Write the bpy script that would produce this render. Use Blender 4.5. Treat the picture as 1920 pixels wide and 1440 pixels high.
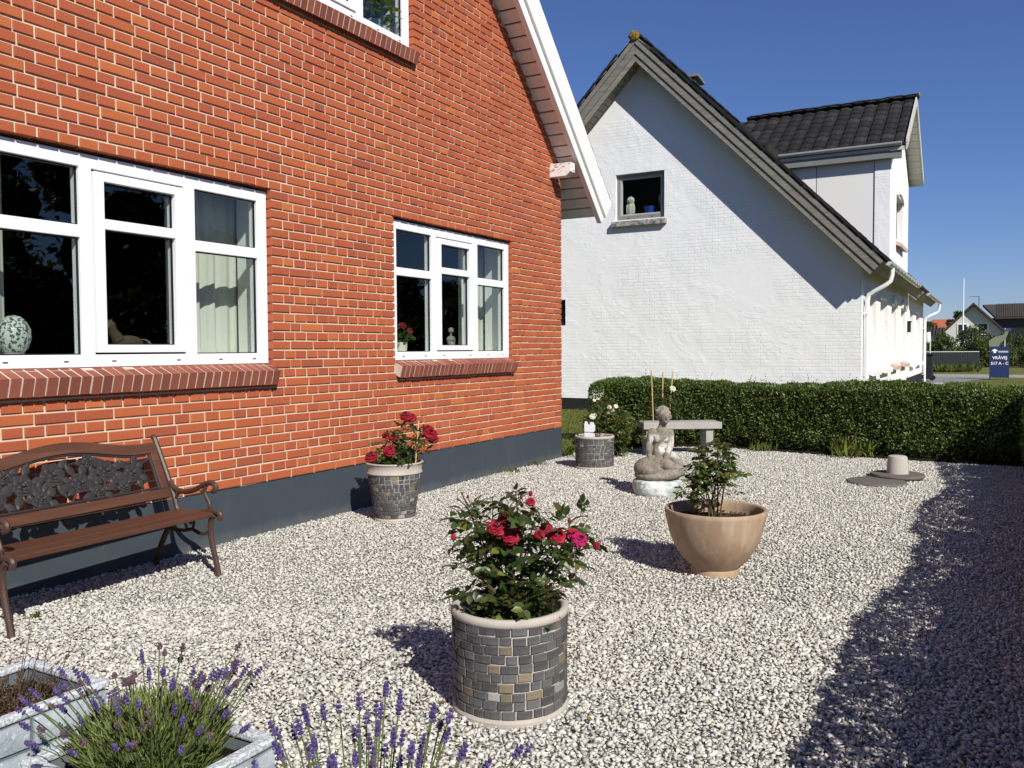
import bpy, math, random
import numpy as np
from mathutils import Vector, Matrix, Euler
R = math.radians
scene = bpy.context.scene
for o in list(bpy.data.objects): bpy.data.objects.remove(o, do_unlink=True)
COL = scene.collection

# ------------------------------------------------------------------ camera
YAW, PITCH, ROLL = 0.513392815, -0.0406711095, -0.0053661
CAM = Vector((-9.16009, -4.48597, 1.28986)); FPX = 1607.967
_f = Vector((math.cos(YAW)*math.cos(PITCH), math.sin(YAW)*math.cos(PITCH), math.sin(PITCH)))
_r = Vector((math.sin(YAW), -math.cos(YAW), 0)); _u = _r.cross(_f)
_r2 = math.cos(ROLL)*_r + math.sin(ROLL)*_u; _u2 = -math.sin(ROLL)*_r + math.cos(ROLL)*_u
cd = bpy.data.cameras.new('camera'); cam = bpy.data.objects.new('camera', cd); COL.objects.link(cam)
cam.matrix_world = Matrix(((_r2.x, _u2.x, -_f.x, CAM.x), (_r2.y, _u2.y, -_f.y, CAM.y), (_r2.z, _u2.z, -_f.z, CAM.z), (0, 0, 0, 1)))
cd.sensor_fit = 'HORIZONTAL'; cd.sensor_width = 36; cd.lens = 36*FPX/1920; cd.clip_start = .05; cd.clip_end = 2000
scene.camera = cam
def proj(p):
    d = Vector(p)-CAM; z = d.dot(_f)
    return (960+FPX*d.dot(_r2)/z, 720-FPX*d.dot(_u2)/z, z)

# ------------------------------------------------------------------ sky, sun, exposure
SUN_AZ, SUN_EL = R(55.5), R(38)          # shadows fall towards +X/+Y at this angle
w = bpy.data.worlds.new('World'); scene.world = w; w.use_nodes = True
nt = w.node_tree; bg = nt.nodes['Background']
sky = nt.nodes.new('ShaderNodeTexSky'); sky.sky_type = 'NISHITA'; sky.sun_disc = False
sky.sun_elevation = SUN_EL
sv = Vector((-math.cos(SUN_AZ)*math.cos(SUN_EL), -math.sin(SUN_AZ)*math.cos(SUN_EL), math.sin(SUN_EL)))   # towards the sun
sky.sun_rotation = math.atan2(sv.x, sv.y)
sky.altitude = 0; sky.air_density = 1.0; sky.dust_density = 0.0; sky.ozone_density = 5.0
tint = nt.nodes.new('ShaderNodeMix'); tint.data_type = 'RGBA'; tint.blend_type = 'MULTIPLY'; tint.inputs[0].default_value = 1; tint.inputs[7].default_value = (.70, .765, 1.05, 1)      # camera white balance of a deep summer blue
nt.links.new(sky.outputs[0], tint.inputs[6]); nt.links.new(tint.outputs[2], bg.inputs[0]); bg.inputs[1].default_value = 0.072
ld = bpy.data.lights.new('sun', 'SUN'); ld.energy = 5.0; ld.angle = R(.5); ld.color = (1, .96, .875)
sun = bpy.data.objects.new('sun', ld); COL.objects.link(sun); sun.rotation_euler = sv.to_track_quat('Z', 'Y').to_euler()
sun.location = (-20, -30, 30)
scene.view_settings.view_transform = 'Standard'; scene.view_settings.look = 'None'
scene.view_settings.exposure = 0.25; scene.view_settings.gamma = 1; scene.view_settings.use_curve_mapping = False

# ------------------------------------------------------------------ object helpers
def reg(o, parent=None, kind=None):
    COL.objects.link(o)
    if parent is not None:
        o.parent = parent
        o.matrix_parent_inverse = world(parent).inverted()
    if kind: o['kind'] = kind
    return o
def world(o): return o.matrix_basis.copy()      # every object here keeps basis == world
def thing(name, label, cat, loc=(0, 0, 0), group=None):
    o = bpy.data.objects.new(name, None); o.empty_display_size = .1; o.location = loc
    COL.objects.link(o); return tag(o, label, cat, group)
def tag(o, label, cat=None, group=None, kind=None):
    o['label'] = label
    if cat: o['category'] = cat
    if group: o['group'] = group
    if kind: o['kind'] = kind
    return o
def np_mesh(name, V, F, mat=None, smooth=False):
    """V (n,3); F int array (m,k) or a list of such arrays"""
    V = np.asarray(V, np.float32); Fs = F if isinstance(F, list) else [F]
    Fs = [np.asarray(a, np.int32) for a in Fs if len(a)]
    me = bpy.data.meshes.new(name); me.vertices.add(len(V)); me.vertices.foreach_set('co', V.ravel())
    tot = np.concatenate([np.full(len(a), a.shape[1], np.int32) for a in Fs]); lp = np.concatenate([a.ravel() for a in Fs])
    me.loops.add(len(lp)); me.loops.foreach_set('vertex_index', lp)
    me.polygons.add(len(tot)); st = np.zeros(len(tot), np.int32); st[1:] = np.cumsum(tot)[:-1]
    me.polygons.foreach_set('loop_start', st); me.polygons.foreach_set('loop_total', tot)
    if smooth: me.polygons.foreach_set('use_smooth', np.ones(len(tot), bool))
    me.update(calc_edges=True); me.validate()
    if mat: me.materials.append(mat)
    return me
def obj(name, me, parent=None, mw=None, kind=None):
    o = bpy.data.objects.new(name, me)
    if mw is not None: o.matrix_basis = mw
    return reg(o, parent, kind)
class MB:
    """collects shapes, builds ONE mesh object"""
    def __init__(s): s.v = []; s.f = []
    def add(s, vs, fs):
        n = len(s.v); s.v += [tuple(v) for v in vs]; s.f += [tuple(i+n for i in f) for f in fs]; return s
    def box(s, x0, x1, y0, y1, z0, z1):
        return s.add([(x0,y0,z0),(x1,y0,z0),(x1,y1,z0),(x0,y1,z0),(x0,y0,z1),(x1,y0,z1),(x1,y1,z1),(x0,y1,z1)],
                     [(3,2,1,0),(4,5,6,7),(0,1,5,4),(1,2,6,5),(2,3,7,6),(3,0,4,7)])
    def obox(s, c, ax, h):
        c = Vector(c); A = [Vector(a).normalized()*k for a, k in zip(ax, h)]
        vs = [c+A[0]*i+A[1]*j+A[2]*k for k in (-1,1) for i, j in ((-1,-1),(1,-1),(1,1),(-1,1))]
        return s.add(vs, [(3,2,1,0),(4,5,6,7),(0,1,5,4),(1,2,6,5),(2,3,7,6),(3,0,4,7)])
    def prism(s, pts, ex):
        n = len(pts); ex = Vector(ex); P = [Vector(p) for p in pts]
        return s.add(P+[p+ex for p in P], [tuple(range(n))[::-1], tuple(range(n, 2*n))]+[(i, (i+1)%n, (i+1)%n+n, i+n) for i in range(n)])
    def tube(s, pts, rad, n=6, cap=True):
        P = [Vector(p) for p in pts]; m = len(P)
        if not hasattr(rad, '__len__'): rad = [rad]*m
        vs = []; prev = None
        for i, p in enumerate(P):
            t = (P[min(i+1, m-1)]-P[max(i-1, 0)])
            t = t.normalized() if t.length > 1e-9 else Vector((0,0,1))
            if prev is None: a = t.orthogonal().normalized()
            else:
                a = prev-t*prev.dot(t)
                a = a.normalized() if a.length > 1e-6 else t.orthogonal().normalized()
            prev = a; b = t.cross(a)
            for k in range(n):
                q = 2*math.pi*k/n; vs.append(p+(a*math.cos(q)+b*math.sin(q))*rad[i])
        fs = [(i*n+k, i*n+(k+1)%n, (i+1)*n+(k+1)%n, (i+1)*n+k) for i in range(m-1) for k in range(n)]
        if cap: fs += [tuple(range(n))[::-1], tuple((m-1)*n+k for k in range(n))]
        return s.add(vs, fs)
    def lathe(s, prof, n=32, c=(0,0,0), closed=False, wob=0, seed=0):
        rng = random.Random(seed); m = len(prof); vs = []
        off = [1+wob*math.sin(2*2*math.pi*k/n+1)+wob*.6*math.sin(3*2*math.pi*k/n+2) for k in range(n)]
        for r, z in prof:
            for k in range(n):
                q = 2*math.pi*k/n; vs.append((c[0]+r*off[k]*math.cos(q), c[1]+r*off[k]*math.sin(q), c[2]+z))
        fs = [(i*n+k, i*n+(k+1)%n, (i+1)*n+(k+1)%n, (i+1)*n+k) for i in range(m-1) for k in range(n)]
        if closed: fs += [((m-1)*n+k, (m-1)*n+(k+1)%n, (k+1)%n, k) for k in range(n)]
        else: fs += [tuple(range(n))[::-1], tuple((m-1)*n+k for k in range(n))]
        return s.add(vs, fs)
    def ell(s, c, rad, n=12, m=8, rot=None):
        vs = []; c = Vector(c); M = Euler(rot).to_matrix() if rot else Matrix.Identity(3)
        vs.append(c+M@Vector((0,0,-rad[2])))
        for j in range(1, m):
            a = -math.pi/2+math.pi*j/m
            for k in range(n):
                q = 2*math.pi*k/n
                vs.append(c+M@Vector((rad[0]*math.cos(a)*math.cos(q), rad[1]*math.cos(a)*math.sin(q), rad[2]*math.sin(a))))
        vs.append(c+M@Vector((0,0,rad[2]))); fs = []
        for k in range(n): fs.append((0, 1+(k+1)%n, 1+k))
        for j in range(m-2):
            for k in range(n): fs.append((1+j*n+k, 1+j*n+(k+1)%n, 1+(j+1)*n+(k+1)%n, 1+(j+1)*n+k))
        t = 1+(m-1)*n; b = 1+(m-2)*n
        for k in range(n): fs.append((t, b+k, b+(k+1)%n))
        return s.add(vs, fs)
    def xf(s, M): s.v = [tuple(M@Vector(v)) for v in s.v]; return s
    def mesh(s, name, mat=None, smooth=False, angle=35):
        me = bpy.data.meshes.new(name); me.from_pydata(s.v, [], s.f)
        if mat: me.materials.append(mat)
        if smooth:
            me.polygons.foreach_set('use_smooth', [True]*len(me.polygons)); me.set_sharp_from_angle(angle=R(angle))
        me.update(); return me
    def build(s, name, mat, parent=None, smooth=False, kind=None, angle=35, bevel=0):
        o = obj(name, s.mesh(name, mat, smooth, angle), parent, None, kind)
        if bevel:
            b = o.modifiers.new('bevel', 'BEVEL'); b.width = bevel; b.segments = 2; b.limit_method = 'ANGLE'; b.angle_limit = R(40)
        return o
def structure(o, label): return tag(o, label, kind='structure')

# ------------------------------------------------------------------ materials
class NT:
    def __init__(s, name):
        s.m = bpy.data.materials.new(name); s.m.use_nodes = True; s.t = s.m.node_tree
        s.b = s.t.nodes['Principled BSDF']; s.out = s.t.nodes['Material Output']; s._tc = None
    def n(s, kind, **kw):
        x = s.t.nodes.new('ShaderNode'+kind)
        for k, v in kw.items():
            if isinstance(k, str) and hasattr(x, k): setattr(x, k, v)
        return x
    def l(s, a, b): s.t.links.new(a, b)
    def set(s, sock, val):
        if hasattr(val, 'is_output') or hasattr(val, 'links'): s.l(val, sock)
        else: sock.default_value = val
    def co(s, scale=(1, 1, 1), kind='Object', rot=(0, 0, 0)):
        tc = s.n('TexCoord'); mp = s.n('Mapping'); s.l(tc.outputs[kind], mp.inputs[0])
        mp.inputs['Scale'].default_value = scale; mp.inputs['Rotation'].default_value = rot; return mp.outputs[0]
    def noise(s, scale, detail=4, rough=.55, co=None, dist=0):
        x = s.n('TexNoise'); s.l(co if co else s.co(), x.inputs['Vector']); x.inputs['Scale'].default_value = scale
        x.inputs['Detail'].default_value = detail; x.inputs['Roughness'].default_value = rough; x.inputs['Distortion'].default_value = dist
        return x.outputs['Fac']
    def voro(s, scale, co=None, feature='F1', out='Distance'):
        x = s.n('TexVoronoi'); x.feature = feature; s.l(co if co else s.co(), x.inputs['Vector']); x.inputs['Scale'].default_value = scale
        return x.outputs[out]
    def ramp(s, fac, stops, interp='LINEAR'):
        x = s.n('ValToRGB'); s.l(fac, x.inputs[0]); r = x.color_ramp; r.interpolation = interp
        while len(r.elements) < len(stops): r.elements.new(.5)
        for e, (p, c) in zip(r.elements, stops):
            e.position = p; e.color = (c[0], c[1], c[2], 1) if hasattr(c, '__len__') else (c, c, c, 1)
        return x.outputs[0]
    def math(s, op, a, b=0.0, clamp=False):
        x = s.n('Math'); x.operation = op; x.use_clamp = clamp; s.set(x.inputs[0], a); s.set(x.inputs[1], b); return x.outputs[0]
    def mix(s, fac, a, b, mode='MIX'):
        x = s.n('Mix'); x.data_type = 'RGBA'; x.blend_type = mode
        s.set(x.inputs[0], fac); s.set(x.inputs[6], a if hasattr(a, 'links') else (*a, 1)); s.set(x.inputs[7], b if hasattr(b, 'links') else (*b, 1))
        return x.outputs[2]
    def rnd(s, src):
        if src == 'object': return s.n('ObjectInfo').outputs['Random']
        return s.n('NewGeometry').outputs['Random Per Island']
    def bump(s, h, strength=.3, dist=.01, prev=None):
        x = s.n('Bump'); s.l(h, x.inputs['Height']); x.inputs['Strength'].default_value = strength; x.inputs['Distance'].default_value = dist
        if prev: s.l(prev, x.inputs['Normal'])
        return x.outputs[0]
    def done(s, col, rough=.7, spec=.3, normal=None, metallic=0):
        s.set(s.b.inputs['Base Color'], col if hasattr(col, 'links') else (*col, 1)); s.set(s.b.inputs['Roughness'], rough)
        s.b.inputs['Specular IOR Level'].default_value = spec; s.b.inputs['Metallic'].default_value = metallic
        if normal: s.l(normal, s.b.inputs['Normal'])
        return s.m
def simple(name, col, rough=.7, spec=.3, var=.12, vs=6, bs=40, bst=.15, bd=.004, metallic=0):
    """one colour with soft blotches and fine relief"""
    k = NT(name); n1 = k.noise(vs, 5); c = k.mix(n1, tuple(v*(1-var) for v in col), tuple(min(1, v*(1+var)) for v in col))
    return k.done(c, rough, spec, k.bump(k.noise(bs, 5), bst, bd) if bst else None, metallic)

MAT = {}
def brick_mat(name, src):
    k = NT(name); rv = k.rnd(src)
    base = k.ramp(rv, [(0, (.30,.076,.040)), (.04, (.345,.084,.040)), (.22, (.380,.093,.040)), (.7, (.415,.105,.042)), (.94, (.442,.119,.044)), (1, (.49,.150,.048))])
    base = k.mix(k.ramp(k.noise(9, 4), [(.40, 0), (.75, .35)]), base, (.30,.072,.036))
    base = k.mix(k.ramp(k.noise(55, 3), [(.52, 0), (.80, .22)]), base, (.50,.17,.08))
    base = k.mix(k.ramp(k.noise(1.1, 5), [(.64, 0), (.82, .12)]), base, (.55,.36,.27))
    base = k.mix(k.ramp(k.noise(.55, 4, .6), [(.50, 0), (.80, .16)]), base, (.26,.064,.036))      # slow weathering across the wall
    base = k.mix(k.ramp(k.noise(1, 5, .6, k.co((4.5, 1, .5))), [(.56, 0), (.78, .18)]), base, (.24,.064,.038))      # rain streaks
    base = k.mix(k.ramp(k.noise(95, 3, .7), [(.68, 0), (.76, .55)]), base, (.15,.045,.03))
    return k.done(base, .82, .25, k.bump(k.noise(70, 6, .7), .45, .005))
MAT['brick'] = brick_mat('red_brick', 'island'); MAT['brick_o'] = brick_mat('red_brick_single', 'object')
def _sill():
    k = NT('sill_brick'); rv = k.rnd('object')
    c = k.ramp(rv, [(0, (.20,.060,.042)), (.5, (.26,.078,.050)), (1, (.31,.10,.062))])
    c = k.mix(k.ramp(k.noise(30, 4), [(.4, 0), (.75, .5)]), c, (.18,.065,.05))
    return k.done(c, .8, .25, k.bump(k.noise(80, 5), .4, .004))
MAT['sill'] = _sill()
def _mortar():
    k = NT('mortar'); c = k.mix(k.noise(3, 4), (.58,.48,.355), (.70,.60,.46)); c = k.mix(k.ramp(k.noise(40, 3), [(.55, 0), (.8, .3)]), c, (.40,.34,.27))
    return k.done(c, .95, .1, k.bump(k.noise(120, 4), .5, .006))
MAT['mortar'] = _mortar()
def _plinth():
    k = NT('plinth_paint'); c = k.mix(k.noise(2.2, 5), (.040,.052,.066), (.052,.066,.082))
    st = k.noise(5, 4, co=k.co((1.5, 1, .25)))
    c = k.mix(k.ramp(st, [(.55, 0), (.75, .18)]), c, (.11,.115,.12))
    sp = k.n('SeparateXYZ'); k.l(k.co(), sp.inputs[0]); dz = k.math('ADD', sp.outputs[2], k.math('MULTIPLY', k.noise(9, 5), .12)); c = k.mix(k.ramp(dz, [(.05, .42), (.14, 0)]), c, (.17,.165,.155))      # gravel dust splashed on the foot
    c = k.mix(k.ramp(k.noise(34, 4, .7), [(.66, 0), (.74, .35)]), c, (.17,.17,.17))
    return k.done(c, .62, .3, k.bump(k.noise(28, 6), .22, .006))
MAT['plinth'] = _plinth()
MAT['upvc'] = simple('white_window_frame', (.80,.81,.83), .35, .5, .03, 4, 30, .03)
MAT['paint'] = simple('white_painted_wood', (.80,.79,.77), .5, .4, .05, 5, 35, .12)
MAT['black'] = simple('black_rubber', (.012,.012,.014), .5, .3, .2, 20, 50, 0)
MAT['dark'] = simple('dark_interior', (.035,.033,.03), .9, .1, .2, 2, 10, 0)  # near-black wall colour carries the gloom of the underexposed rooms
def _soffit():
    k = NT('soffit_paint'); c = k.mix(k.noise(5, 4), (.70,.65,.61), (.78,.74,.70)); return k.done(c, .6, .3, k.bump(k.noise(25, 4), .1, .004))
MAT['soffit'] = _soffit()
def _wood(name, a, b, rough=.8, along=0, src='object', dirt=(.10,.10,.09)):
    k = NT(name); sc = [26, 26, 26]; sc[along] = 1.6
    g = k.noise(1, 6, .65, k.co(tuple(sc))); rv = k.rnd(src)
    c = k.mix(k.ramp(g, [(.3, 0), (.7, 1)]), a, b); c = k.mix(k.math('MULTIPLY', rv, .35), c, dirt)
    c = k.mix(k.ramp(k.noise(3, 5), [(.55, 0), (.8, .5)]), c, dirt)
    return k.done(c, rough, .25, k.bump(g, .35, .006))
MAT['greywood'] = _wood('weathered_grey_wood', (.17,.155,.13), (.31,.29,.25), .85, 1)
MAT['greywood_s'] = _wood('weathered_soffit_wood', (.22,.21,.17), (.34,.32,.27), .85, 0)
MAT['benchwood'] = _wood('brown_varnished_wood', (.070,.029,.018), (.135,.057,.034), .5, 0, 'object', (.055,.026,.018))
MAT['castiron'] = simple('brown_cast_iron', (.060,.032,.022), .5, .45, .3, 9, 60, .3)
MAT['castpanel'] = simple('dark_cast_panel', (.030,.027,.027), .55, .4, .25, 12, 90, .4)
def _white_wall(name, bricks=True, tint=(.80,.80,.81)):
    k = NT(name); co = k.co((1, 1, 1))
    sep = k.n('SeparateXYZ'); k.l(co, sep.inputs[0]); cb = k.n('CombineXYZ'); k.l(sep.outputs[1], cb.inputs[0]); k.l(sep.outputs[2], cb.inputs[1])
    wob = k.n('TexNoise'); k.l(co, wob.inputs['Vector']); wob.inputs['Scale'].default_value = 5; wob.inputs['Detail'].default_value = 3
    vm = k.n('VectorMath'); vm.operation = 'MULTIPLY_ADD'; k.l(wob.outputs['Color'], vm.inputs[0]); vm.inputs[1].default_value = (.03, .022, 0); k.l(cb.outputs[0], vm.inputs[2])
    br = k.n('TexBrick'); k.l(vm.outputs[0], br.inputs['Vector']); br.inputs['Scale'].default_value = 1; br.inputs['Brick Width'].default_value = .24; br.inputs['Row Height'].default_value = .0667
    br.inputs['Mortar Size'].default_value = .007; br.inputs['Mortar Smooth'].default_value = .35; br.offset = .5
    br.inputs['Color1'].default_value = (1,1,1,1); br.inputs['Color2'].default_value = (.80,.80,.80,1); br.inputs['Mortar'].default_value = (.3,.3,.3,1)
    mask = k.ramp(k.noise(.85, 3, .6), [(.48, .04), (.66, .9)])
    rough_patch = k.ramp(k.noise(1.3, 3, .6, dist=.4), [(.45, .15), (.65, 1)])
    lump = k.noise(9, 5, .62, k.co((1, 1, 1.9)), dist=.6)
    c = k.mix(k.noise(.9, 5), tint, tuple(min(1, v*1.035) for v in tint))
    c = k.mix(k.ramp(k.noise(2.0, 6, .65), [(.56, 0), (.78, .20)]), c, (.62,.60,.575))
    c = k.mix(k.ramp(k.noise(14, 5, .65), [(.58, 0), (.78, .22)]), c, (.50,.47,.43))
    c = k.mix(k.ramp(k.noise(3.2, 6, .7, k.co((1, 1, .35))), [(.60, 0), (.80, .16)]), c, (.50,.49,.47))
    c = k.mix(k.ramp(k.noise(45, 3, .7), [(.70, 0), (.76, .30)]), c, (.40,.38,.35))
    nb = k.bump(k.math('MULTIPLY', lump, rough_patch), .55, .020)
    nb = k.bump(k.noise(60, 4), .15, .004, nb)
    if bricks: nb = k.bump(k.math('MULTIPLY', br.outputs['Color'], mask), .85, .012, nb)
    return k.done(c, .85, .2, nb)
MAT['whitewall'] = _white_wall('white_painted_brickwork'); MAT['whiteplain'] = _white_wall('white_render', False, (.80,.79,.77))
MAT['greyframe'] = simple('grey_window_frame', (.20,.20,.195), .45, .4, .1, 8, 30, .05)
MAT['blackplinth'] = simple('black_tarred_plinth', (.018,.018,.020), .7, .25, .35, 9, 40, .5, .01)
MAT['concrete'] = simple('grey_concrete', (.36,.345,.32), .9, .2, .22, 9, 60, .5, .006)
def _rooftile(name, src):
    k = NT(name); rv = k.rnd(src); c = k.ramp(rv, [(0, (.014,.013,.014)), (.7, (.022,.021,.022)), (1, (.036,.034,.033))])
    c = k.mix(k.ramp(k.noise(7, 5, .65), [(.58, 0), (.85, .35)]), c, (.085,.08,.065))
    return k.done(c, .8, .2, k.bump(k.noise(60, 4), .25, .004))
MAT['rooftile'] = _rooftile('dark_roof_tile', 'object'); MAT['rooftile_i'] = _rooftile('dark_roof_tile_far', 'island')
MAT['lichen'] = (lambda k: k.done(k.mix(k.ramp(k.noise(18, 5), [(.42, 0), (.6, 1)]), (.10,.085,.05), (.36,.21,.02)), .95, .1, k.bump(k.noise(40, 5), .8, .02)))(NT('lichened_ridge_tile'))
MAT['zinc'] = simple('pale_grey_gutter', (.52,.53,.53), .4, .5, .12, 6, 30, .05)
MAT['whitemetal'] = simple('white_metal', (.78,.78,.78), .4, .5, .04, 6, 30, 0)
def glass_mat(name='window_glass', tint=.92, ior=1.5):
    k = NT(name); k.t.nodes.remove(k.b)
    tr = k.n('BsdfTransparent'); tr.inputs[0].default_value = (tint*.97, tint, tint*.985, 1); gl = k.n('BsdfGlossy'); gl.inputs['Roughness'].default_value = .0; gl.inputs[0].default_value = (.9, .93, .95, 1)
    g = k.n('NewGeometry'); dp = k.n('VectorMath'); dp.operation = 'DOT_PRODUCT'; k.l(g.outputs['Normal'], dp.inputs[0]); k.l(g.outputs['Incoming'], dp.inputs[1])
    sch = k.math('ADD', k.math('MULTIPLY', k.math('POWER', k.math('SUBTRACT', 1.0, k.math('ABSOLUTE', dp.outputs['Value'])), 5.0), .95), .05)      # Schlick, same from both sides
    mx = k.n('MixShader'); k.l(sch, mx.inputs[0])
    k.l(tr.outputs[0], mx.inputs[1]); k.l(gl.outputs[0], mx.inputs[2]); k.l(mx.outputs[0], k.out.inputs[0]); return k.m
MAT['glass'] = glass_mat()
def leaf_mat(name, stops, rough=.42, transl=.25, spec=.4, src='island', patch=None):
    k = NT(name); c = k.ramp(k.rnd(src), stops)
    if patch: c = k.mix(k.ramp(k.noise(1.7, 4, .6), [(.48, 0), (.66, .65)]), c, patch)      # flushes of new growth
    k.done(c, rough, spec)
    tl = k.n('BsdfTranslucent'); k.l(k.mix(.5, c, (.30,.36,.03)), tl.inputs[0]); mx = k.n('MixShader'); mx.inputs[0].default_value = transl
    k.l(k.b.outputs[0], mx.inputs[1]); k.l(tl.outputs[0], mx.inputs[2]); k.l(mx.outputs[0], k.out.inputs[0]); return k.m
MAT['hedgeleaf'] = leaf_mat('privet_leaf', [(0, (.036,.064,.013)), (.5, (.080,.128,.026)), (.85, (.13,.185,.042)), (1, (.21,.26,.08))], patch=(.135,.195,.045))
MAT['roseleaf'] = leaf_mat('rose_leaf', [(0, (.022,.040,.012)), (.5, (.040,.068,.018)), (.8, (.060,.095,.022)), (.93, (.09,.055,.025)), (1, (.15,.19,.03))], .36)
MAT['youngleaf'] = leaf_mat('young_rose_leaf', [(0, (.035,.065,.014)), (.5, (.065,.105,.02)), (.85, (.11,.15,.03)), (.95, (.18,.10,.03)), (1, (.30,.30,.03))], .36)
MAT['lavleaf'] = leaf_mat('lavender_leaf', [(0, (.075,.098,.030)), (.5, (.135,.170,.050)), (1, (.23,.26,.095))], .6, .2, .2)
MAT['treeleaf'] = leaf_mat('tree_leaf', [(0, (.016,.028,.008)), (.6, (.034,.056,.014)), (1, (.072,.098,.026))], .5, .2)
MAT['lavflower'] = leaf_mat('lavender_flower', [(0, (.050,.034,.105)), (.6, (.095,.066,.20)), (1, (.17,.125,.30))], .7, .15, .2)
MAT['lavdry'] = leaf_mat('faded_lavender_flower', [(0, (.06,.038,.045)), (1, (.17,.11,.13))], .9, .1, .1)
MAT['drystem'] = leaf_mat('dry_heather', [(0, (.07,.038,.024)), (.7, (.15,.085,.05)), (1, (.27,.18,.11))], .9, .1, .1)
MAT['grass'] = leaf_mat('grass_blade', [(0, (.07,.10,.018)), (1, (.20,.22,.05))], .6, .25, .2)
def _petal(name, a, b):
    k = NT(name); lw = k.n('LayerWeight'); lw.inputs[0].default_value = .35
    c = k.mix(k.noise(30, 3), a, b); k.done(c, .55, .2); k.b.inputs['Sheen Weight'].default_value = .15; return k.m
MAT['rose_red'] = _petal('red_rose_petal', (.22,.003,.014), (.34,.006,.028)); MAT['rose_dark'] = _petal('dark_red_rose_petal', (.17,.002,.007), (.28,.004,.014))
MAT['rose_pink'] = _petal('magenta_rose_petal', (.30,.005,.07), (.42,.012,.11)); MAT['rose_white'] = _petal('cream_rose_petal', (.72,.70,.50), (.80,.78,.66))
MAT['stem'] = simple('brown_green_stem', (.075,.065,.03), .7, .2, .4, 30, 60, .2); MAT['twig'] = simple('dark_twig', (.05,.035,.022), .8, .2, .3, 20, 60, .3)
MAT['bark'] = simple('bark', (.07,.055,.04), .9, .1, .3, 10, 40, .5)
MAT['soil'] = (lambda k: k.done(k.mix(k.noise(40, 6, .7), (.035,.022,.014), (.13,.085,.055)), .95, .1, k.bump(k.noise(55, 6, .75), 1.0, .03)))(NT('potting_soil'))
MAT['darksoil'] = (lambda k: k.done(k.mix(k.noise(30, 6, .7), (.010,.008,.006), (.04,.030,.022)), .95, .1, k.bump(k.noise(45, 6, .75), 1.0, .03)))(NT('dark_soil'))
MAT['bamboo'] = simple('bamboo_cane', (.52,.37,.18), .55, .3, .2, 20, 40, .1)
MAT['lining'] = simple('white_window_lining', (.72,.73,.69), .6, .3, .03, 4, 20, 0)
MAT['sillmortar'] = simple('grey_sill_mortar', (.55,.49,.40), .95, .1, .2, 30, 90, .5)
def _peel():
    k = NT('peeling_white_paint'); c = k.mix(k.ramp(k.noise(22, 5, .6, k.co((1, 1, 2))), [(.56, 0), (.60, 1)]), (.78,.75,.72), (.36,.28,.23)); return k.done(c, .6, .3, k.bump(k.noise(40, 4), .3, .004))
MAT['peel'] = _peel()
MAT['shrubleaf'] = leaf_mat('shrub_leaf', [(0, (.03,.048,.014)), (.6, (.06,.088,.024)), (1, (.12,.15,.045))], .5, .25)
MAT['palesill'] = simple('pale_red_sill_tile', (.55,.40,.34), .8, .2, .2, 12, 40, .3)
MAT['palegrey'] = simple('pale_grey_sash', (.42,.42,.41), .45, .4, .05, 6, 20, 0)
MAT['palesoffit'] = simple('pale_weathered_board', (.52,.50,.45), .75, .25, .15, 7, 30, .25)
MAT['whitesmooth'] = simple('smooth_white_panel', (.74,.73,.71), .6, .3, .03, 2, 15, .03)
MAT['mossysill'] = (lambda k: k.done(k.mix(k.ramp(k.noise(16, 6, .7), [(.42, 0), (.62, 1)]), (.42,.40,.37), (.10,.095,.085)), .95, .1, k.bump(k.noise(40, 5), .6, .01)))(NT('lichened_stone_sill'))
# ================================================================== ground
def _lawn():
    k = NT('lawn_grass'); c = k.mix(k.ramp(k.noise(.5, 6, .6), [(.35, 0), (.65, 1)]), (.165,.185,.045), (.26,.24,.08))
    c = k.mix(k.ramp(k.noise(26, 5, .7), [(.35, 0), (.7, .7)]), c, (.045,.065,.014)); c = k.mix(k.ramp(k.noise(5, 5), [(.6, 0), (.75, .5)]), c, (.20,.17,.07))
    return k.done(c, .95, .1, k.bump(k.noise(50, 5, .8), 1.0, .05))
MAT['lawn'] = _lawn()
def _bed():
    k = NT('gravel_bed'); v = k.voro(52, None, 'F1', 'Color'); s = k.n('SeparateColor'); k.l(v, s.inputs[0])
    c = k.ramp(s.outputs[0], [(0, (.29,.283,.26)), (.35, (.45,.437,.40)), (.7, (.55,.53,.48)), (1, (.67,.65,.595))])
    d = k.voro(52); c = k.mix(k.ramp(d, [(.3, 0), (.65, .6)]), c, (.16,.155,.145))
    return k.done(c, .9, .15, k.bump(d, 1.0, -.03))
MAT['bed'] = _bed()
MAT['asphalt'] = simple('pale_asphalt', (.22,.22,.225), .9, .2, .12, 1.5, 60, .4)
MAT['pathdirt'] = simple('dry_earth_path', (.33,.235,.15), .95, .1, .25, 1.2, 30, .5)
MAT['paving'] = simple('worn_pavement', (.30,.24,.195), .95, .1, .2, .8, 30, .4)
def sheet(name, pts, z, mat, label):
    me = bpy.data.meshes.new(name); me.from_pydata([(x, y, z) for x, y in pts], [], [tuple(range(len(pts)))]); me.materials.append(mat)
    return structure(obj(name, me), label)
sheet('ground', [(-400,-400),(600,-400),(600,400),(-400,400)], -.035, MAT['lawn'], 'short dry summer lawn reaching to the far houses')
sheet('gravel_ground', [(-13,-6.5),(1.55,-6.5),(1.6,-4.2),(1.75,-2.6),(1.95,-1.6),(1.6,-.9),(.9,-.35),(.35,-.05),(.1,.02),(-13,.02)], -.008, MAT['bed'], 'bed of pale gravel between the brick house and the hedge')
drive = [(24.3,6),(24.6,-1.0),(25.2,-2.3),(26.6,-3.3),(29.5,-3.9),(32.5,-4.5),(32.6,-14),(33.2,-14),(33.2,6)]
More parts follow.
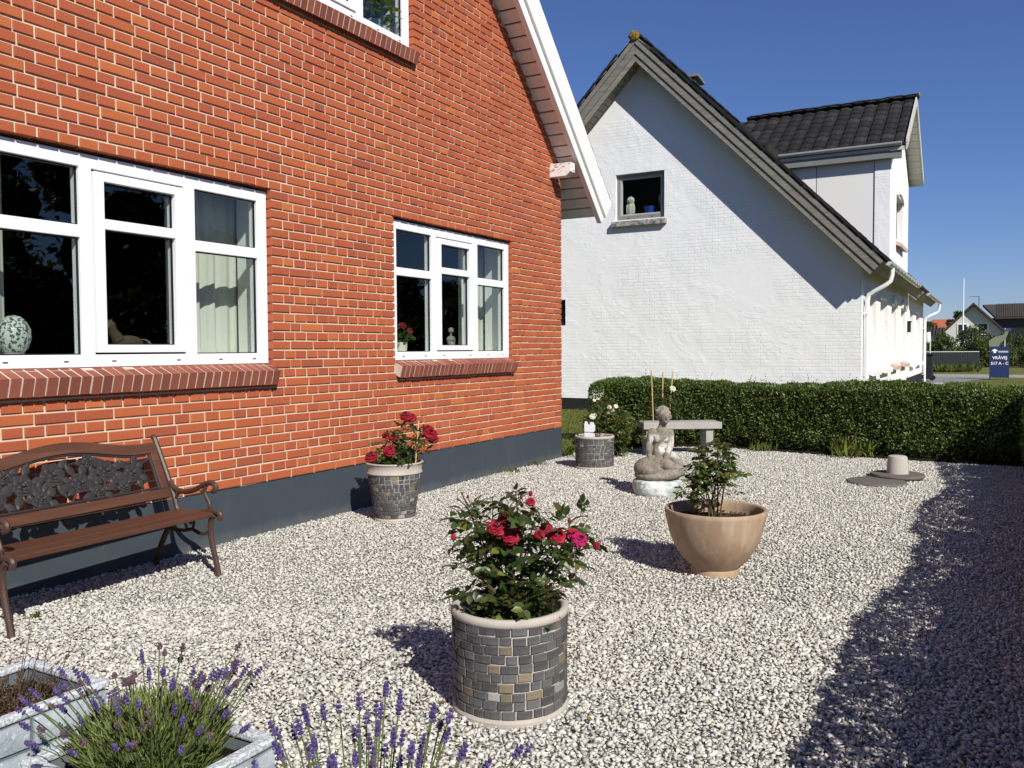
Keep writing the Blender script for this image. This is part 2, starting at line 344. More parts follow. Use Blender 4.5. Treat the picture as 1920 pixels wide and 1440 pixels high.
sheet('driveway', drive, -.028, MAT['asphalt'], 'pale asphalt drive curving past the white house')
sheet('pavement', [(33.5,30),(33.5,-30),(37.2,-30),(37.2,30)], -.026, MAT['paving'], 'worn reddish pavement in front of the dark fence')
mb = MB()
mb.prism([(33.2,30,-.03),(33.5,30,-.03),(33.5,30,.06),(33.2,30,.06)], (0,-60,0)); structure(mb.build('kerb', MAT['concrete']), 'low concrete kerb along the drive')
sheet('path', [(17.8,-2.4),(19.0,-2.4),(19.5,-30),(18.0,-30)], -.029, MAT['pathdirt'], 'dry earth strip behind the hedge')

# ================================================================== red brick house
ZP, CH = .36, .0667            # top of plinth, course height
TANR = math.tan(R(43.4)); SR, CR = math.sin(R(43.4)), math.cos(R(43.4)); RIDGE = -5.0
def verge_z(x, off=0.0):       # underside of the barge board, off = distance normal to the roof
    if x < RIDGE: x = 2*RIDGE-x
    return 2.815+(.539-x)*TANR+off/CR
house = thing('brick_house', 'red brick house with dark blue plinth and white framed windows', 'house', (-5, 0, 0))
OPEN = [(-6.720,-4.668, 1.195, ZP+31*CH), (-3.240,-1.188, 1.195, ZP+31*CH), (-4.986,-2.934, 3.92, ZP+72*CH)]
XL = -10.0
def wall_prisms(mb, xs, opens, z0, ztop, y0, y1):
    cuts = sorted(set(xs+[v for o in opens for v in o[:2]]))
    for a, b in zip(cuts, cuts[1:]):
        m = (a+b)/2; zs = [z0]
        for o in sorted([o for o in opens if o[0] < m < o[1]], key=lambda o: o[2]): zs += [o[2], o[3]]
        zs.append(None)
        for lo, hi in zip(zs[::2], zs[1::2]):
            if hi is None: P = [(a,y0,lo),(b,y0,lo),(b,y0,ztop(b)),(a,y0,ztop(a))]
            else: P = [(a,y0,lo),(b,y0,lo),(b,y0,hi),(a,y0,hi)]
            mb.prism(P, (0, y1-y0, 0))
mb = MB(); wall_prisms(mb, [XL+.01, RIDGE, -.01], [(o[0]-.014, o[1]+.014, o[2]-.01, o[3]+.012) for o in OPEN], ZP, lambda x: verge_z(x, .12), .0095, .30)
wall = mb.build('wall', MAT['mortar'], house)
mb = MB(); mb.box(XL, 0.003, .003, .30, -.3, ZP-.004).box(-.30, .003, .30, 9.5, -.3, ZP-.004); mb.build('plinth', MAT['plinth'], house)
mb = MB(); mb.box(-.30, -.008, .30, 9.5, ZP-.004, 3.2); mb.build('side_wall', MAT['mortar'], house)
# --- bricks: English cross bond, header courses odd
def segment(a, b, course, rng):
    """bricks (x0,x1) between a<b, laid from the right end"""
    L = b-a; out = []; J = .0125
    if course % 2:
        n = int((L+.001)/.12); rem = L-n*.12; ws = [.12]*n
        if rem > .03: ws.insert(max(0, len(ws)-1), rem)
        elif ws: ws[-1] += rem
    else:
        n = int(round(L/.06))
        if L < .40: ws = [L]
        else:
            mid = L-.36; ns = int((mid+.001)/.24); rem = mid-ns*.24; m = [.24]*ns
            if course % 4 == 0:
                if rem > .04: m.append(rem)
            else:
                if rem > .04: m.insert(0, rem)
                elif ns > 1: m[0:1] = [.12]; m.append(.12)
            ws = [.18]+m+[L-.18-sum(m)]
    x = b
    for w_ in ws: out.append((x-w_, x)); x -= w_
    return [(p+J/2 if abs(p-a) > .002 else p, q-J/2 if abs(q-b) > .002 else q) for p, q in out]
BR = []; rng = random.Random(5); NC = int((verge_z(RIDGE)-ZP)/CH)+1
for c in range(NC):
    z = ZP+c*CH; zm = z+CH*.5
    segs = [(XL, 0.0)]
    for o in OPEN:
        if o[2]-.03 < zm < o[3] or (z < o[2]+.01 and z+CH > o[2]+.02):
            segs = [s for a, b in segs for s in ((a, min(b, o[0])), (max(a, o[1]), b)) if s[1]-s[0] > .05]
    for a, b in segs:
        for p, q in segment(a, b, c, rng):
            if zm > verge_z((p+q)/2, .07): continue
            BR.append((p, q, z+.0063, z+CH-.0063))
# the top course under each sill is hidden by the sill; side wall (not in view) gets its own courses
def brick_vf(L, H, D=.07, ch=.003):
    x, z = L/2, H/2
    vs = [(-x+ch,0,-z+ch),(x-ch,0,-z+ch),(x-ch,0,z-ch),(-x+ch,0,z-ch),(-x,ch,-z),(x,ch,-z),(x,ch,z),(-x,ch,z),(-x,D,-z),(x,D,-z),(x,D,z),(-x,D,z)]
    fs = [(0,1,2,3)]+[(i+4, (i+1)%4+4, (i+1)%4, i) for i in range(4)]+[(i+8, (i+1)%4+8, (i+1)%4+4, i+4) for i in range(4)]
    return vs, fs
def brick_area(b):
    P = [proj((x, 0, z)) for x, z in ((b[0],b[2]),(b[1],b[2]),(b[1],b[3]),(b[0],b[3]))]
    if any(p[2] < .3 for p in P): return 0
    if not all(-20 < p[0] < 1940 and -20 < p[1] < 1460 for p in P): return 0
    return abs(sum(P[i][0]*P[(i+1)%4][1]-P[(i+1)%4][0]*P[i][1] for i in range(4)))/2
BR.sort(key=brick_area, reverse=True); cache = {}; rest = MB()
for i, (p, q, z0, z1) in enumerate(BR):
    dy = rng.uniform(-.002, .0015); jz = rng.uniform(-.0012, .0012); jx = rng.uniform(-.0015, .0015)
    M = Matrix.Translation(((p+q)/2+jx, dy, (z0+z1)/2+jz)) @ Euler((rng.uniform(-.012,.012), rng.uniform(-.005,.005), rng.uniform(-.008,.008))).to_matrix().to_4x4()
    L = round(q-p, 3)
    if i < 300:
        if L not in cache:
            m_ = MB(); m_.add(*brick_vf(L, z1-z0)); cache[L] = m_.mesh('brick', MAT['brick_o'])
        obj('brick', cache[L], wall, M)
    else:
        vs, fs = brick_vf(L, z1-z0); rest.add([M@Vector(v) for v in vs], fs)
o = rest.build('brickwork', MAT['brick'], wall, kind='stuff')
# --- windows: all three are the same three-light casement
def window(x1, zb, sill_label):
    """x1 = right edge of the opening, zb = bottom of the frame"""
    W, H = 2.050, 1.214; x0 = x1-W; Y0, Y1 = .045, .125
    ux = lambda u: x1-u; mb = MB()
    fw, bt = .088, .072
    us = [(0, fw), (.625, .712), (1.352, 1.430), (W-fw, W)]             # stiles and mullions, from the right
    for a, b in us: mb.box(ux(b), ux(a), Y0, Y1, zb, zb+H)
    for a, b in ((fw, .625), (.712, 1.352), (1.430, W-fw)):
        mb.box(ux(b), ux(a), Y0, Y1, zb, zb+bt); mb.box(ux(b), ux(a), Y0, Y1, zb+H-.076, zb+H)
        if a != .712: mb.box(ux(b), ux(a), Y0+.002, Y1, zb+.738, zb+.808)      # transoms of the fixed lights
    win = mb.build('window', MAT['upvc'], house, bevel=.003)
    mb = MB(); a, b, z0, z1 = .723, 1.341, zb+.083, zb+H-.088; s = .062; Ys = Y0-.010
    mb.box(ux(b), ux(b-s), Ys, Y1-.01, z0, z1).box(ux(a+s), ux(a), Ys, Y1-.01, z0, z1)
    mb.box(ux(b-s), ux(a+s), Ys, Y1-.01, z0, z0+.046).box(ux(b-s), ux(a+s), Ys, Y1-.01, z1-.052, z1).box(ux(b-s), ux(a+s), Ys+.002, Y1-.01, zb+.800, zb+.860)
    mb.build('sash', MAT['upvc'], win, bevel=.003)
    gaps = MB(); gaps.box(ux(1.3525), ux(.7115), Y0+.02, Y0+.024, zb+.071, zb+H-.075)     # dark rebate round the sash
    for i_, (uu) in enumerate((.12, .42, .76, 1.22, 1.52, 1.86)): gaps.box(ux(uu+.028), ux(uu), Y0-.002, Y0+.004, zb+.030, zb+.036)
    m2 = MB()
    for (px0, px1, pz0, pz1) in [(fw, .625, bt, .738), (fw, .625, .808, H-.076), (1.430, W-fw, bt, .738), (1.430, W-fw, .808, H-.076), (a+s, b-s, z0-zb+.046, .800), (a+s, b-s, .860, z1-zb-.052)]:
        g = MB(); g.box(ux(px1)-.004, ux(px0)+.004, .082, .088, zb+pz0-.004, zb+pz1+.004); g.build('pane', MAT['glass'], win)
        t = .007
        m2.box(ux(px1), ux(px1)+t, .068, .0815, zb+pz0, zb+pz1).box(ux(px0)-t, ux(px0), .068, .0815, zb+pz0, zb+pz1)
        m2.box(ux(px1)+t, ux(px0)-t, .068, .0815, zb+pz0, zb+pz0+t).box(ux(px1)+t, ux(px0)-t, .068, .0815, zb+pz1-t, zb+pz1)
    m2.build('gasket', MAT['black'], win); 
    r = MB(); r.box(ux(1.3525), ux(1.338), Y0+.03, Y0+.05, zb+.07, zb+H-.075).box(ux(.726), ux(.7115), Y0+.03, Y0+.05, zb+.07, zb+H-.075).box(ux(1.338), ux(.726), Y0+.03, Y0+.05, zb+.071, zb+.086).box(ux(1.338), ux(.726), Y0+.03, Y0+.05, zb+H-.091, zb+H-.076)
    for uu in (.12, .42, .76, 1.22, 1.52, 1.86): r.box(ux(uu+.028), ux(uu), Y0-.0015, Y0+.004, zb+.030, zb+.037)
    r.build('drain_slots', MAT['black'], win)  # drain slots, plus black strips painting the shadow gap round the sash
    # lining of the opening inside and the window board
    q = MB(); q.box(x0-.02, x0, .125, .34, zb-.03, zb+H+.02).box(x1, x1+.02, .125, .34, zb-.03, zb+H+.02).box(x0, x1, .125, .34, zb+H, zb+H+.02)
    q.build('lining', MAT['lining'], win)
    q = MB(); q.box(x0, x1, .125, .37, zb+.035, zb+.06); q.build('window_board', MAT['paint'], win)
    # rowlock sill of tilted bricks
    sm = MB(); sm.prism([(x0+.004, .04, zb-.004), (x0+.004, -.0715, zb-.051), (x0+.004, -.0440, zb-.147), (x0+.004, .05, zb-.105)], (W-.008, 0, 0))
    sill = sm.build('window_sill', MAT['sillmortar'], house); n = 31; pw = W/n
    pr = [(.045, zb-.001), (-.075, zb-.050), (-.047, zb-.150), (.045, zb-.110)]
    bm_ = MB(); wv = pw-.011; bm_.prism([(-wv/2, y, z) for y, z in pr], (wv, 0, 0)); me = bm_.mesh('brick', MAT['sill'])
    for i in range(n):
        rr = random.Random(i*7+int(zb*10))
        obj('brick', me, sill, Matrix.Translation((x0+(i+.5)*pw+rr.uniform(-.001,.001), rr.uniform(-.003,.002), rr.uniform(-.002,.002))))
    return win


WINS = [window(-4.668, 1.199, ''), window(-1.188, 1.199, ''), window(-2.934, 3.925, '')]
# --- rooms behind the windows
mb = MB()
def shell(mb, x0, x1, y0, y1, z0, z1, hole=None):
    mb.box(x0-.1, x0, y0, y1, z0, z1).box(x1, x1+.1, y0, y1, z0, z1).box(x0, x1, y0, y1, z0-.1, z0).box(x0, x1, y0, y1, z1, z1+.1)
    if hole:
        a, b, c, d = hole; mb.box(x0, a, y1, y1+.1, z0, z1).box(b, x1, y1, y1+.1, z0, z1).box(a, b, y1, y1+.1, z0, c).box(a, b, y1, y1+.1, d, z1)
    else: mb.box(x0, x1, y1, y1+.1, z0, z1)
shell(mb, -8.6, -.4, .345, 5.0, .40, 2.9, (-2.20,-1.78, 1.45, 2.20)); mb.box(-3.95,-3.90,.345,3.2,.40,2.9)
shell(mb, -7.4, -2.2, .345, 4.0, 3.1, 5.6); mb.build('rooms', MAT['dark'], house)
mb = MB(); mb.box(-2.2,-1.78,5.04,5.046,1.45,2.2); mb.build('back_pane', MAT['glass'], house)
# --- roof
roof = MB()
for sgn in (1, -1):
    X = lambda x: x if sgn > 0 else 2*RIDGE-x
    P = [(X(.53), verge_z(.53, .085)), (X(RIDGE), verge_z(RIDGE, .085)), (X(RIDGE), verge_z(RIDGE, .30)), (X(.53), verge_z(.53, .30))]
    roof.prism([(x, -.215, z) for x, z in P], (0, 9.9, 0))
roof = roof.build('roof', MAT['paint'], house)
def slope_pt(x, off): return Vector((x+SR*off, 0, 2.815+(.539-x)*TANR+CR*off))     # point off metres above the barge underside
du = Vector((-CR, 0, SR)); dn = Vector((SR, 0, CR)); dy = Vector((0, 1, 0))
L = (.50-RIDGE)/CR; n = int(L/.150)
for i in range(n):
    s = (i+.5)*.150; c = slope_pt(.50, .066)+du*s; back = 2.4 if c.x > -.02 else .006
    y0 = -.222; m = MB(); m.obox(c+dy*((y0+back)/2), (du, dy, dn), (.0655, (back-y0)/2, .010)); m.build('soffit_board', MAT['soffit'], roof)
    m = None
MAT['gap'] = simple('dark_soffit_gap', (.05,.045,.04), .9, .1, .1, 5, 10, 0)
m = MB(); m.obox(slope_pt(.50, .0795)+du*(L/2)+dy*1.05, (du, dy, dn), (L/2, 1.27, .0025)); m.build('soffit_backing', MAT['gap'], roof)  # dark sheet behind the boards paints the shade in their gaps
for (o0, o1, y0, y1, e, nm) in ((0, .125, -.282, -.222, 0, 'barge_board'), (.105, .365, -.312, -.2825, .05, 'barge_board')):
    m = MB(); a = [slope_pt(.539, o0), slope_pt(.539, o1), slope_pt(RIDGE, o1), slope_pt(RIDGE, o0)]
    a[0] = Vector((a[0].x, 0, a[0].z)); k_ = o1-o0
    a[1] = a[0]+dn*k_
    if nm and e: a[0] = a[0]+du*(-.0); a[1] = a[1]+du*(.0)
    m.prism([(p.x, y0, p.z) for p in a], (0, y1-y0, 0)); m.build(nm, MAT['paint'], roof, bevel=.004)
    m = MB(); m.prism([(2*RIDGE-p.x, y0, p.z) for p in a], (0, y1-y0, 0)); m.build(nm, MAT['paint'], roof)
t = MB(); t.obox((0, .62, 0), (du, dy, dn), (.185, .925, .008)); tm = t.mesh('roof_tile', MAT['rooftile'])
for i in range(22):
    c = slope_pt(.50, .372)+du*(.19+i*.345)
    if c.x < RIDGE+.2: break
    M = Matrix.Translation(c+dn*.002) @ Matrix.Rotation(R(-1.6), 4, 'Y'); obj('roof_tile', tm, roof, M)
mb = MB()
for sgn in (1, -1):
    P = [slope_pt(.52, .305), slope_pt(RIDGE, .305), slope_pt(RIDGE, .355), slope_pt(.52, .355)]
    mb.prism([((p.x if sgn > 0 else 2*RIDGE-p.x), .6 if sgn > 0 else -.28, p.z) for p in P], (0, 9.0, 0))
mb.build('roof_covering', MAT['rooftile_i'], roof)
# purlin end under the verge
m = MB(); m.prism([(-.29,.05,3.255),(-.29,-.20,3.255),(-.29,-.262,3.30),(-.29,-.262,3.405),(-.29,.05,3.405)], (.115, 0, 0)); m.build('purlin_end', MAT['peel'] if 'peel' in MAT else MAT['paint'], house, bevel=.004)
# ================================================================== white house
WX, WY, AY, AZ = 7.75, -2.33, 1.92, 7.06; WA = math.atan(1.01); CW, SW = math.cos(WA), math.sin(WA); VX = 7.32
white = thing('white_house', 'whitewashed brick house with dark tiled roof and weathered grey barge boards', 'house', (12, 2, 0))
def wp(side, s, off, x): return Vector((x, AY+side*(s*CW+off*SW), AZ-s*SW+off*CW))
def soff(y, off=0): return AZ-abs(y-AY)*1.01+off/CW
GO = [(1.455, 2.52, 3.975, 4.928), (3.70, 4.60, 1.80, 2.36)]
mb = MB(); cuts = sorted({-2.33, AY, 6.17, 1.455, 2.52, 3.70, 4.60})
for a, b in zip(cuts, cuts[1:]):
    m = (a+b)/2; zs = [.22]+[v for o in GO if o[0] < m < o[1] for v in o[2:]]+[None]
    for lo, hi in zip(zs[::2], zs[1::2]):
        P = [(WX,a,lo),(WX,b,lo),(WX,b,soff(b,.10) if hi is None else hi),(WX,a,soff(a,.10) if hi is None else hi)]; mb.prism(P, (.30,0,0))
gw = mb.build('gable_wall', MAT['whitewall'], white)
mb = MB(); mb.box(WX+.01, 17.2, -2.32, 6.17, -.4, .216).box(17.2, 23.05, -2.32, 6.17, -.4, .42); mb.build('plinth', MAT['blackplinth'], white)
# --- facade facing the street side
FO = [(8.65, 9.95, .93, 2.36), (10.70, 12.10, .93, 2.36), (12.95, 14.05, .95, 2.34), (15.25, 16.45, .97, 2.34), (17.95, 19.05, .90, 2.38), (20.1, 21.6, .92, 2.38), (13.75, 15.35, 3.93, 5.02)]
def zt(x): return 3.02 if not (12.36 < x < 16.95) else 5.62
mb = MB(); cuts = sorted({8.06, 12.36, 14.65, 16.95, 23.05, *[v for o in FO for v in o[:2]]})
for a, b in zip(cuts, cuts[1:]):
    m = (a+b)/2; hs = [o for o in sorted(FO, key=lambda o: o[2]) if o[0] < m < o[1]]; zs = [.22 if m < 17.2 else .425]+[v for o in hs for v in o[2:]]+[None]
    for lo, hi in zip(zs[::2], zs[1::2]):
        if hi is None:
            if 12.36 < m < 16.95:
                g = lambda x: 5.72+.63*(2.295-abs(x-14.655)); P = [(a,WY,lo),(b,WY,lo),(b,WY,g(b)),(a,WY,g(a))]
            else: P = [(a,WY,lo),(b,WY,lo),(b,WY,3.02),(a,WY,3.02)]
        else: P = [(a,WY,lo),(b,WY,lo),(b,WY,hi),(a,WY,hi)]
        mb.prism(P, (0,.29,0))
fac = mb.build('facade', MAT['whiteplain'], white)
mb = MB(); mb.box(22.75, 23.05, -2.03, 6.1, .42, 3.0).box(23.06,23.1,-2.3,6.1,.42,3.0); mb.build('end_wall', MAT['whiteplain'], white)
def side_window(o, arched, group=None):
    x0, x1, z0, z1 = o; t = .06; m = MB(); y = WY+.13
    m.box(x0, x0+t, y, y+.06, z0, z1).box(x1-t, x1, y, y+.06, z0, z1).box(x0+t, x1-t, y, y+.06, z0, z0+t).box(x0+t, x1-t, y, y+.06, z1-t, z1).box((x0+x1)/2-.03, (x0+x1)/2+.03, y, y+.06, z0+t, z1-t)
    f = m.build('window', MAT['paint'] if arched != 2 else MAT['greyframe'], white)
    for a, b in ((x0+t, (x0+x1)/2-.03), ((x0+x1)/2+.03, x1-t)): g = MB(); g.box(a, b, y+.03, y+.036, z0+t, z1-t); g.build('pane', MAT['glass'], f)
    s = MB(); s.prism([(x0-.06, y, z0+.01), (x0-.06, WY-.13, z0-.12), (x0-.06, WY-.12, z0-.20), (x0-.06, y, z0-.10)], (x1-x0+.12, 0, 0)); s.build('window_sill', MAT['whiteplain'] if arched == 0 else MAT['palesill'], white)
    if arched:      # shadow-casting hood over the opening, a shallow brick arch
        h = MB(); n = 8; w_ = (x1-x0)/2; cx = (x0+x1)/2
        pts = [(cx+(w_+.02)*math.cos(math.pi*k/n), WY-.045, z1-.02+.22*math.sin(math.pi*k/n)) for k in range(n+1)]; inn = [(cx+(w_-.10)*math.cos(math.pi*k/n), WY-.045, z1-.10+.18*math.sin(math.pi*k/n)) for k in range(n, -1, -1)]
        for k in range(n): h.prism([pts[k], pts[k+1], inn[n-k-1], inn[n-k]], (0, .046, 0))
        h.build('window_arch', MAT['whiteplain'], white)
for i, o in enumerate(FO): side_window(o, 0 if i in (0, 1, 4, 5) else (2 if i == 6 else 1))
mb = MB(); mb.box(8.1, 22.7, -2.03, -1.93, .3, 3.0).box(12.7, 16.6, -2.03, -1.93, 3, 5.6); mb.build('room_back', MAT['dark'], white)
# --- gable window
y0, y1, z0, z1 = GO[0]; m = MB(); t = .075; X0, X1 = WX+.07, WX+.15
m.box(X0, X1, y0, y0+t, z0, z1).box(X0, X1, y1-t, y1, z0, z1).box(X0, X1, y0+t, y1-t, z0, z0+t+.02).box(X0, X1, y0+t, y1-t, z1-t, z1)
gwin = m.build('window', MAT['greyframe'], white, bevel=.004)
m = MB(); t2 = .11; s_ = .03
m.box(X0+.012, X1, y0+t, y0+t+s_, z0+t+.02, z1-t).box(X0+.012, X1, y1-t-s_, y1-t, z0+t+.02, z1-t).box(X0+.012, X1, y0+t+s_, y1-t-s_, z0+t+.02, z0+t+.05).box(X0+.012, X1, y0+t+s_, y1-t-s_, z1-t-s_, z1-t); m.build('sash', MAT['palegrey'], gwin)
g = MB(); g.box(X0+.04, X0+.046, y0+t+s_, y1-t-s_, z0+t+.05, z1-t-s_); g.build('pane', MAT['glass'], gwin)
m = MB()
for yy in (1.72, 2.25): m.box(X0-.002, X0+.002, yy, yy+.04, z0+.035, z0+.050)
m.build('drain_slots', MAT['black'], gwin)
m = MB(); m.prism([(WX+.07, 1.40, z0), (WX-.10, 1.40, z0-.035), (WX-.10, 1.40, z0-.145), (WX+.07, 1.40, z0-.145)], (0, 1.19, 0))
sl = m.build('window_sill', MAT['mossysill'], white, bevel=.012)
m = MB(); X = WX+.31; m.box(X+.9, X+.95, -.5, 4.5, 3.6, 5.3).box(X, X+.9, -.5, 4.5, 3.55, 3.6).box(X, X+.9, -.5, 4.5, 5.25, 5.3).box(X, X+.9, -.55, -.5, 3.6, 5.3).box(X, X+.9, 4.5, 4.55, 3.6, 5.3); m.build('room', MAT['dark'], white)
m = MB(); m.box(WX+.15, WX+.34, y0-.02, y1+.02, z0+.05, z0+.075); m.build('window_board', MAT['greyframe'], gwin)
y0, y1, z0, z1 = GO[1]; m = MB(); m.box(WX+.05, WX+.12, y0, y0+.07, z0, z1).box(WX+.05, WX+.12, y1-.07, y1, z0, z1).box(WX+.05, WX+.12, y0+.07, y1-.07, z0, z0+.07).box(WX+.05, WX+.12, y0+.07, y1-.07, z1-.07, z1)
f = m.build('window', MAT['blackplinth'], white); g = MB(); g.box(WX+.08, WX+.086, y0+.07, y1-.07, z0+.07, z1-.07); g.build('pane', MAT['glass'], f)
m = MB(); m.box(WX+.301, WX+.5, 3.4, 4.9, 1.6, 2.6); m.build('room', MAT['dark'], white)
# --- tiles
def tile_vf(w_=.30, l_=.40, n=8):
    V = []; F = []
    hz = lambda u: .020*math.sin(2*math.pi*(u-.12))+.008*math.sin(4*math.pi*u)
    for k in range(n+1):
        u = k/n; x = u*w_; z = hz(u); V += [(x, 0, z-.030), (x, 0, z+.006), (x, l_*.55, z-.006), (x, l_, z-.028)]
    for k in range(n):
        a, b = 4*k, 4*k+4; F += [(a, b, b+1, a+1), (a+1, b+1, b+2, a+2), (a+2, b+2, b+3, a+3)]
    F += [(0, 1, 2, 3), (4*n+3, 4*n+2, 4*n+1, 4*n)]
    return np.array(V), np.array(F)
TV, TF = tile_vf()
def tiles_np(places):
    Vs = []; Fs = []
    for i, M in enumerate(places):
        M = np.array(M); Vs.append(TV@M[:3,:3].T+M[:3,3]); Fs.append(TF+i*len(TV))
    return np.concatenate(Vs), np.concatenate(Fs)
def frame(o, ex, ey, ez): return Matrix(((ex.x,ey.x,ez.x,o.x),(ex.y,ey.y,ez.y,o.y),(ex.z,ey.z,ez.z,o.z),(0,0,0,1)))
def main_roof(xa, xb, name):
    m = MB()
    for side in (-1, 1):
        P = [wp(side, -.08*1.01, .08, xa+.03), wp(side, 6.27, .08, xa+.03), wp(side, 6.27, .34, xa+.03), wp(side, -.34*1.01, .34, xa+.03)]; m.prism(P, (xb-xa-.03, 0, 0))
    rf = m.build(name, MAT['greywood_s'], white)
    for side in (-1, 1):
        smax = 6.30
        for o0, o1, x0 in ((0, .105, xa), (.103, .245, xa-.022), (.243, .365, xa-.044)):
            P = [wp(side, -o0*1.01, o0, x0), wp(side, smax, o0, x0), wp(side, smax, o1, x0), wp(side, -o1*1.01, o1, x0)]
            q = MB(); q.prism(P, (.032, 0, 0)); q.build('barge_board', MAT['greywood'], rf, bevel=.005)
        q = MB(); n = int(6.1/.155)
        dn_ = Vector((0, side*CW, -SW)); nn = Vector((0, side*SW, CW))
        if xa < 10:
            for i in range(n):
                s = .10+(i+.5)*.155; c = wp(side, s, .064, (xa+.03+WX)/2+.01)
                b = MB(); b.obox(c, (Vector((1,0,0)), dn_, nn), ((WX-xa-.03)/2+.01, .070, .009)); b.build('soffit_board', MAT['greywood_s'], rf)
        # eave soffit along the wall
        b = MB(); b.obox(wp(side, 6.02, .066, (xa+xb)/2+.05), (Vector((1,0,0)), dn_, nn), ((xb-xa)/2-.06, .245, .010)); b.build('eave_soffit', MAT['greywood_s'], rf)
        ex = Vector((1,0,0)) if side < 0 else Vector((-1,0,0)); ey = -dn_; pl = []
        cols = int((xb-xa+.06)/.30); rows = 19
        for r_ in range(rows):
            for c_ in range(cols):
                x_ = xa-.05+c_*.30+(0 if side < 0 else .30); s = 6.36-r_*.345; j = random.uniform(-.004, .004)
                pl.append(frame(wp(side, s, .375+j, x_), ex, ey, nn))
        V, F = tiles_np(pl); obj('roof_tiles', np_mesh('roof_tiles', V, F, MAT['rooftile_i'], False), rf, None, 'stuff')
        # verge edge steps
        q = MB(); q.obox((0, .0, 0), (Vector((1,0,0)), dn_, nn), (.012, .185, .022)); me = q.mesh('verge_tile', MAT['rooftile'])
        for r_ in range(18): obj('verge_tile', me, rf, Matrix.Translation(wp(side, 6.18-r_*.345, .388, xa-.055)) @ Matrix.Rotation(side*R(-2.5), 4, 'X'))
    q = MB(); L_ = .40; n = int((xb-xa)/.38)
    q.prism([(0, .13*math.cos(a), .10*math.sin(a)) for a in [math.pi*k/10 for k in range(11)]]+[(0, -.10, -.02), (0, .10, -.02)], (L_, 0, 0)); me = q.mesh('ridge_tile', MAT['rooftile'], True, 40)
    for i in range(n): obj('ridge_tile', me, rf, Matrix.Translation((xa-.06+i*.38, AY, AZ+.475+(i%2)*.012)))
    return rf
rf1 = main_roof(VX, 17.1, 'roof'); rf2 = main_roof(17.32, 23.4, 'roof')
m = MB(); m.ell((VX-.06, AY, AZ+.495), (.045, .118, .105), 14, 10); m.ell((VX-.0, AY+.01, AZ+.55), (.10, .09, .05), 12, 8); m.build('ridge_end', MAT['lichen'], rf1, True)
m = MB(); m.box(11.9, 12.3, 2.12, 2.50, 7.0, 7.98).prism([(11.82,2.02,8.02),(12.40,2.02,7.94),(12.40,2.60,7.94),(11.82,2.60,8.02)], (0,0,.06)); m.build('chimney', MAT['greyframe'], rf1)
# --- dormer
DX0, DX1, DXC, DY = 12.36, 16.95, 14.655, -2.68; DZ0, DZR = 5.74, 7.33
m = MB(); m.prism([(DX0, WY+.345, 3.0), (DX0, .8, 5.9), (DX0, .8, 6.0), (DX0, WY+.345, 6.0)], (.2, 0, 0)); m.prism([(DX0, WY+.345, 2.95), (DX0, 0.95, 5.76), (DX0, WY+.345, 5.76)], (-.004, 0, 0))
dorm = m.build('dormer_cheek', MAT['whitesmooth'], white)
m = MB(); m.box(DX0-.03, DX0+.2, WY+.002, WY+.33, 2.7, 5.76); m.build('corner_pier', MAT['whitewall'], dorm)
m = MB(); m.box(DX0-.006, DX0+.01, -.72, -.70, 4.2, 5.7).box(DX0-.006, DX0+.01, WY+.331, WY+.345, 2.9, 5.7); m.build('panel_joint', MAT['greyframe'], dorm)
m = MB(); dA = math.atan2(DZR-DZ0, DXC-(DX0-.22)); cD, sD = math.cos(dA), math.sin(dA); run = (DXC-(DX0-.22))/cD
for sg in (-1, 1):
    e = Vector((DXC+sg*(DXC-DX0+.22), DY+.02, DZ0)); a = Vector((DXC, DY+.02, DZR)); up = Vector((0, 0, .07)); m.prism([e, a, a+up, e+up], (0, 4.6, 0))
droof = m.build('dormer_roof', MAT['palesoffit'], white)
for sg in (-1, 1):
    e = Vector((DXC+sg*(DXC-DX0+.24), DY-.012, DZ0-.02)); a = Vector((DXC, DY-.012, DZR-.02)); m = MB(); m.prism([e, a, a+Vector((0,0,.24)), e+Vector((0,0,.24))], (0, .03, 0)); m.build('barge_board', MAT['palesoffit'], droof)
    for i in range(12):
        p = e.lerp(a, (i+.5)/12); m = MB(); m.obox(p+Vector((0, .20, .005)), (Vector((-sg*cD, 0, sD)), Vector((0,1,0)), Vector((sg*sD, 0, cD))), (run/24-.008, .16, .008)); m.build('soffit_board', MAT['palesoffit'], droof)
for sg in (-1, 1):
    e = Vector((DXC+sg*(DXC-DX0+.21), DY+.03, DZ0+.075)); a = Vector((DXC, DY+.03, DZR+.075)); m = MB(); m.prism([e, a, a+Vector((0,0,.05)), e+Vector((0,0,.05))], (0, 4.55, 0)); m.build('underlay', MAT['blackplinth'], droof)
tme = np_mesh('roof_tile', TV, TF, MAT['rooftile'], False)
ex, ey, ez = Vector((0,-1,0)), Vector((cD,0,sD)), Vector((-sD,0,cD)); e0 = Vector((DX0-.22, 0, DZ0+.17))
for r_ in range(9):
    for c_ in range(15):
        ytop = DY+.02+.30*(c_+1); p = e0+ey*(-.04+r_*.345); p.y = ytop-.03
        if p.y > 1.55: continue
        if soff(p.y, .375) > p.z+.45: continue
        obj('roof_tile', tme, droof, frame(p+ez*random.uniform(-.004, .004), ex, ey, ez))
ex2, ey2, ez2 = Vector((0,1,0)), Vector((-cD,0,sD)), Vector((sD,0,cD)); pl = []
for r_ in range(9):
    for c_ in range(14): p = Vector((DX1+.22, 0, DZ0+.17))+ey2*(-.04+r_*.345); p.y = DY-.01+.30*c_; pl.append(frame(p, ex2, ey2, ez2))
V, F = tiles_np(pl); obj('roof_tiles', np_mesh('roof_tiles', V, F, MAT['rooftile_i']), droof, None, 'stuff')
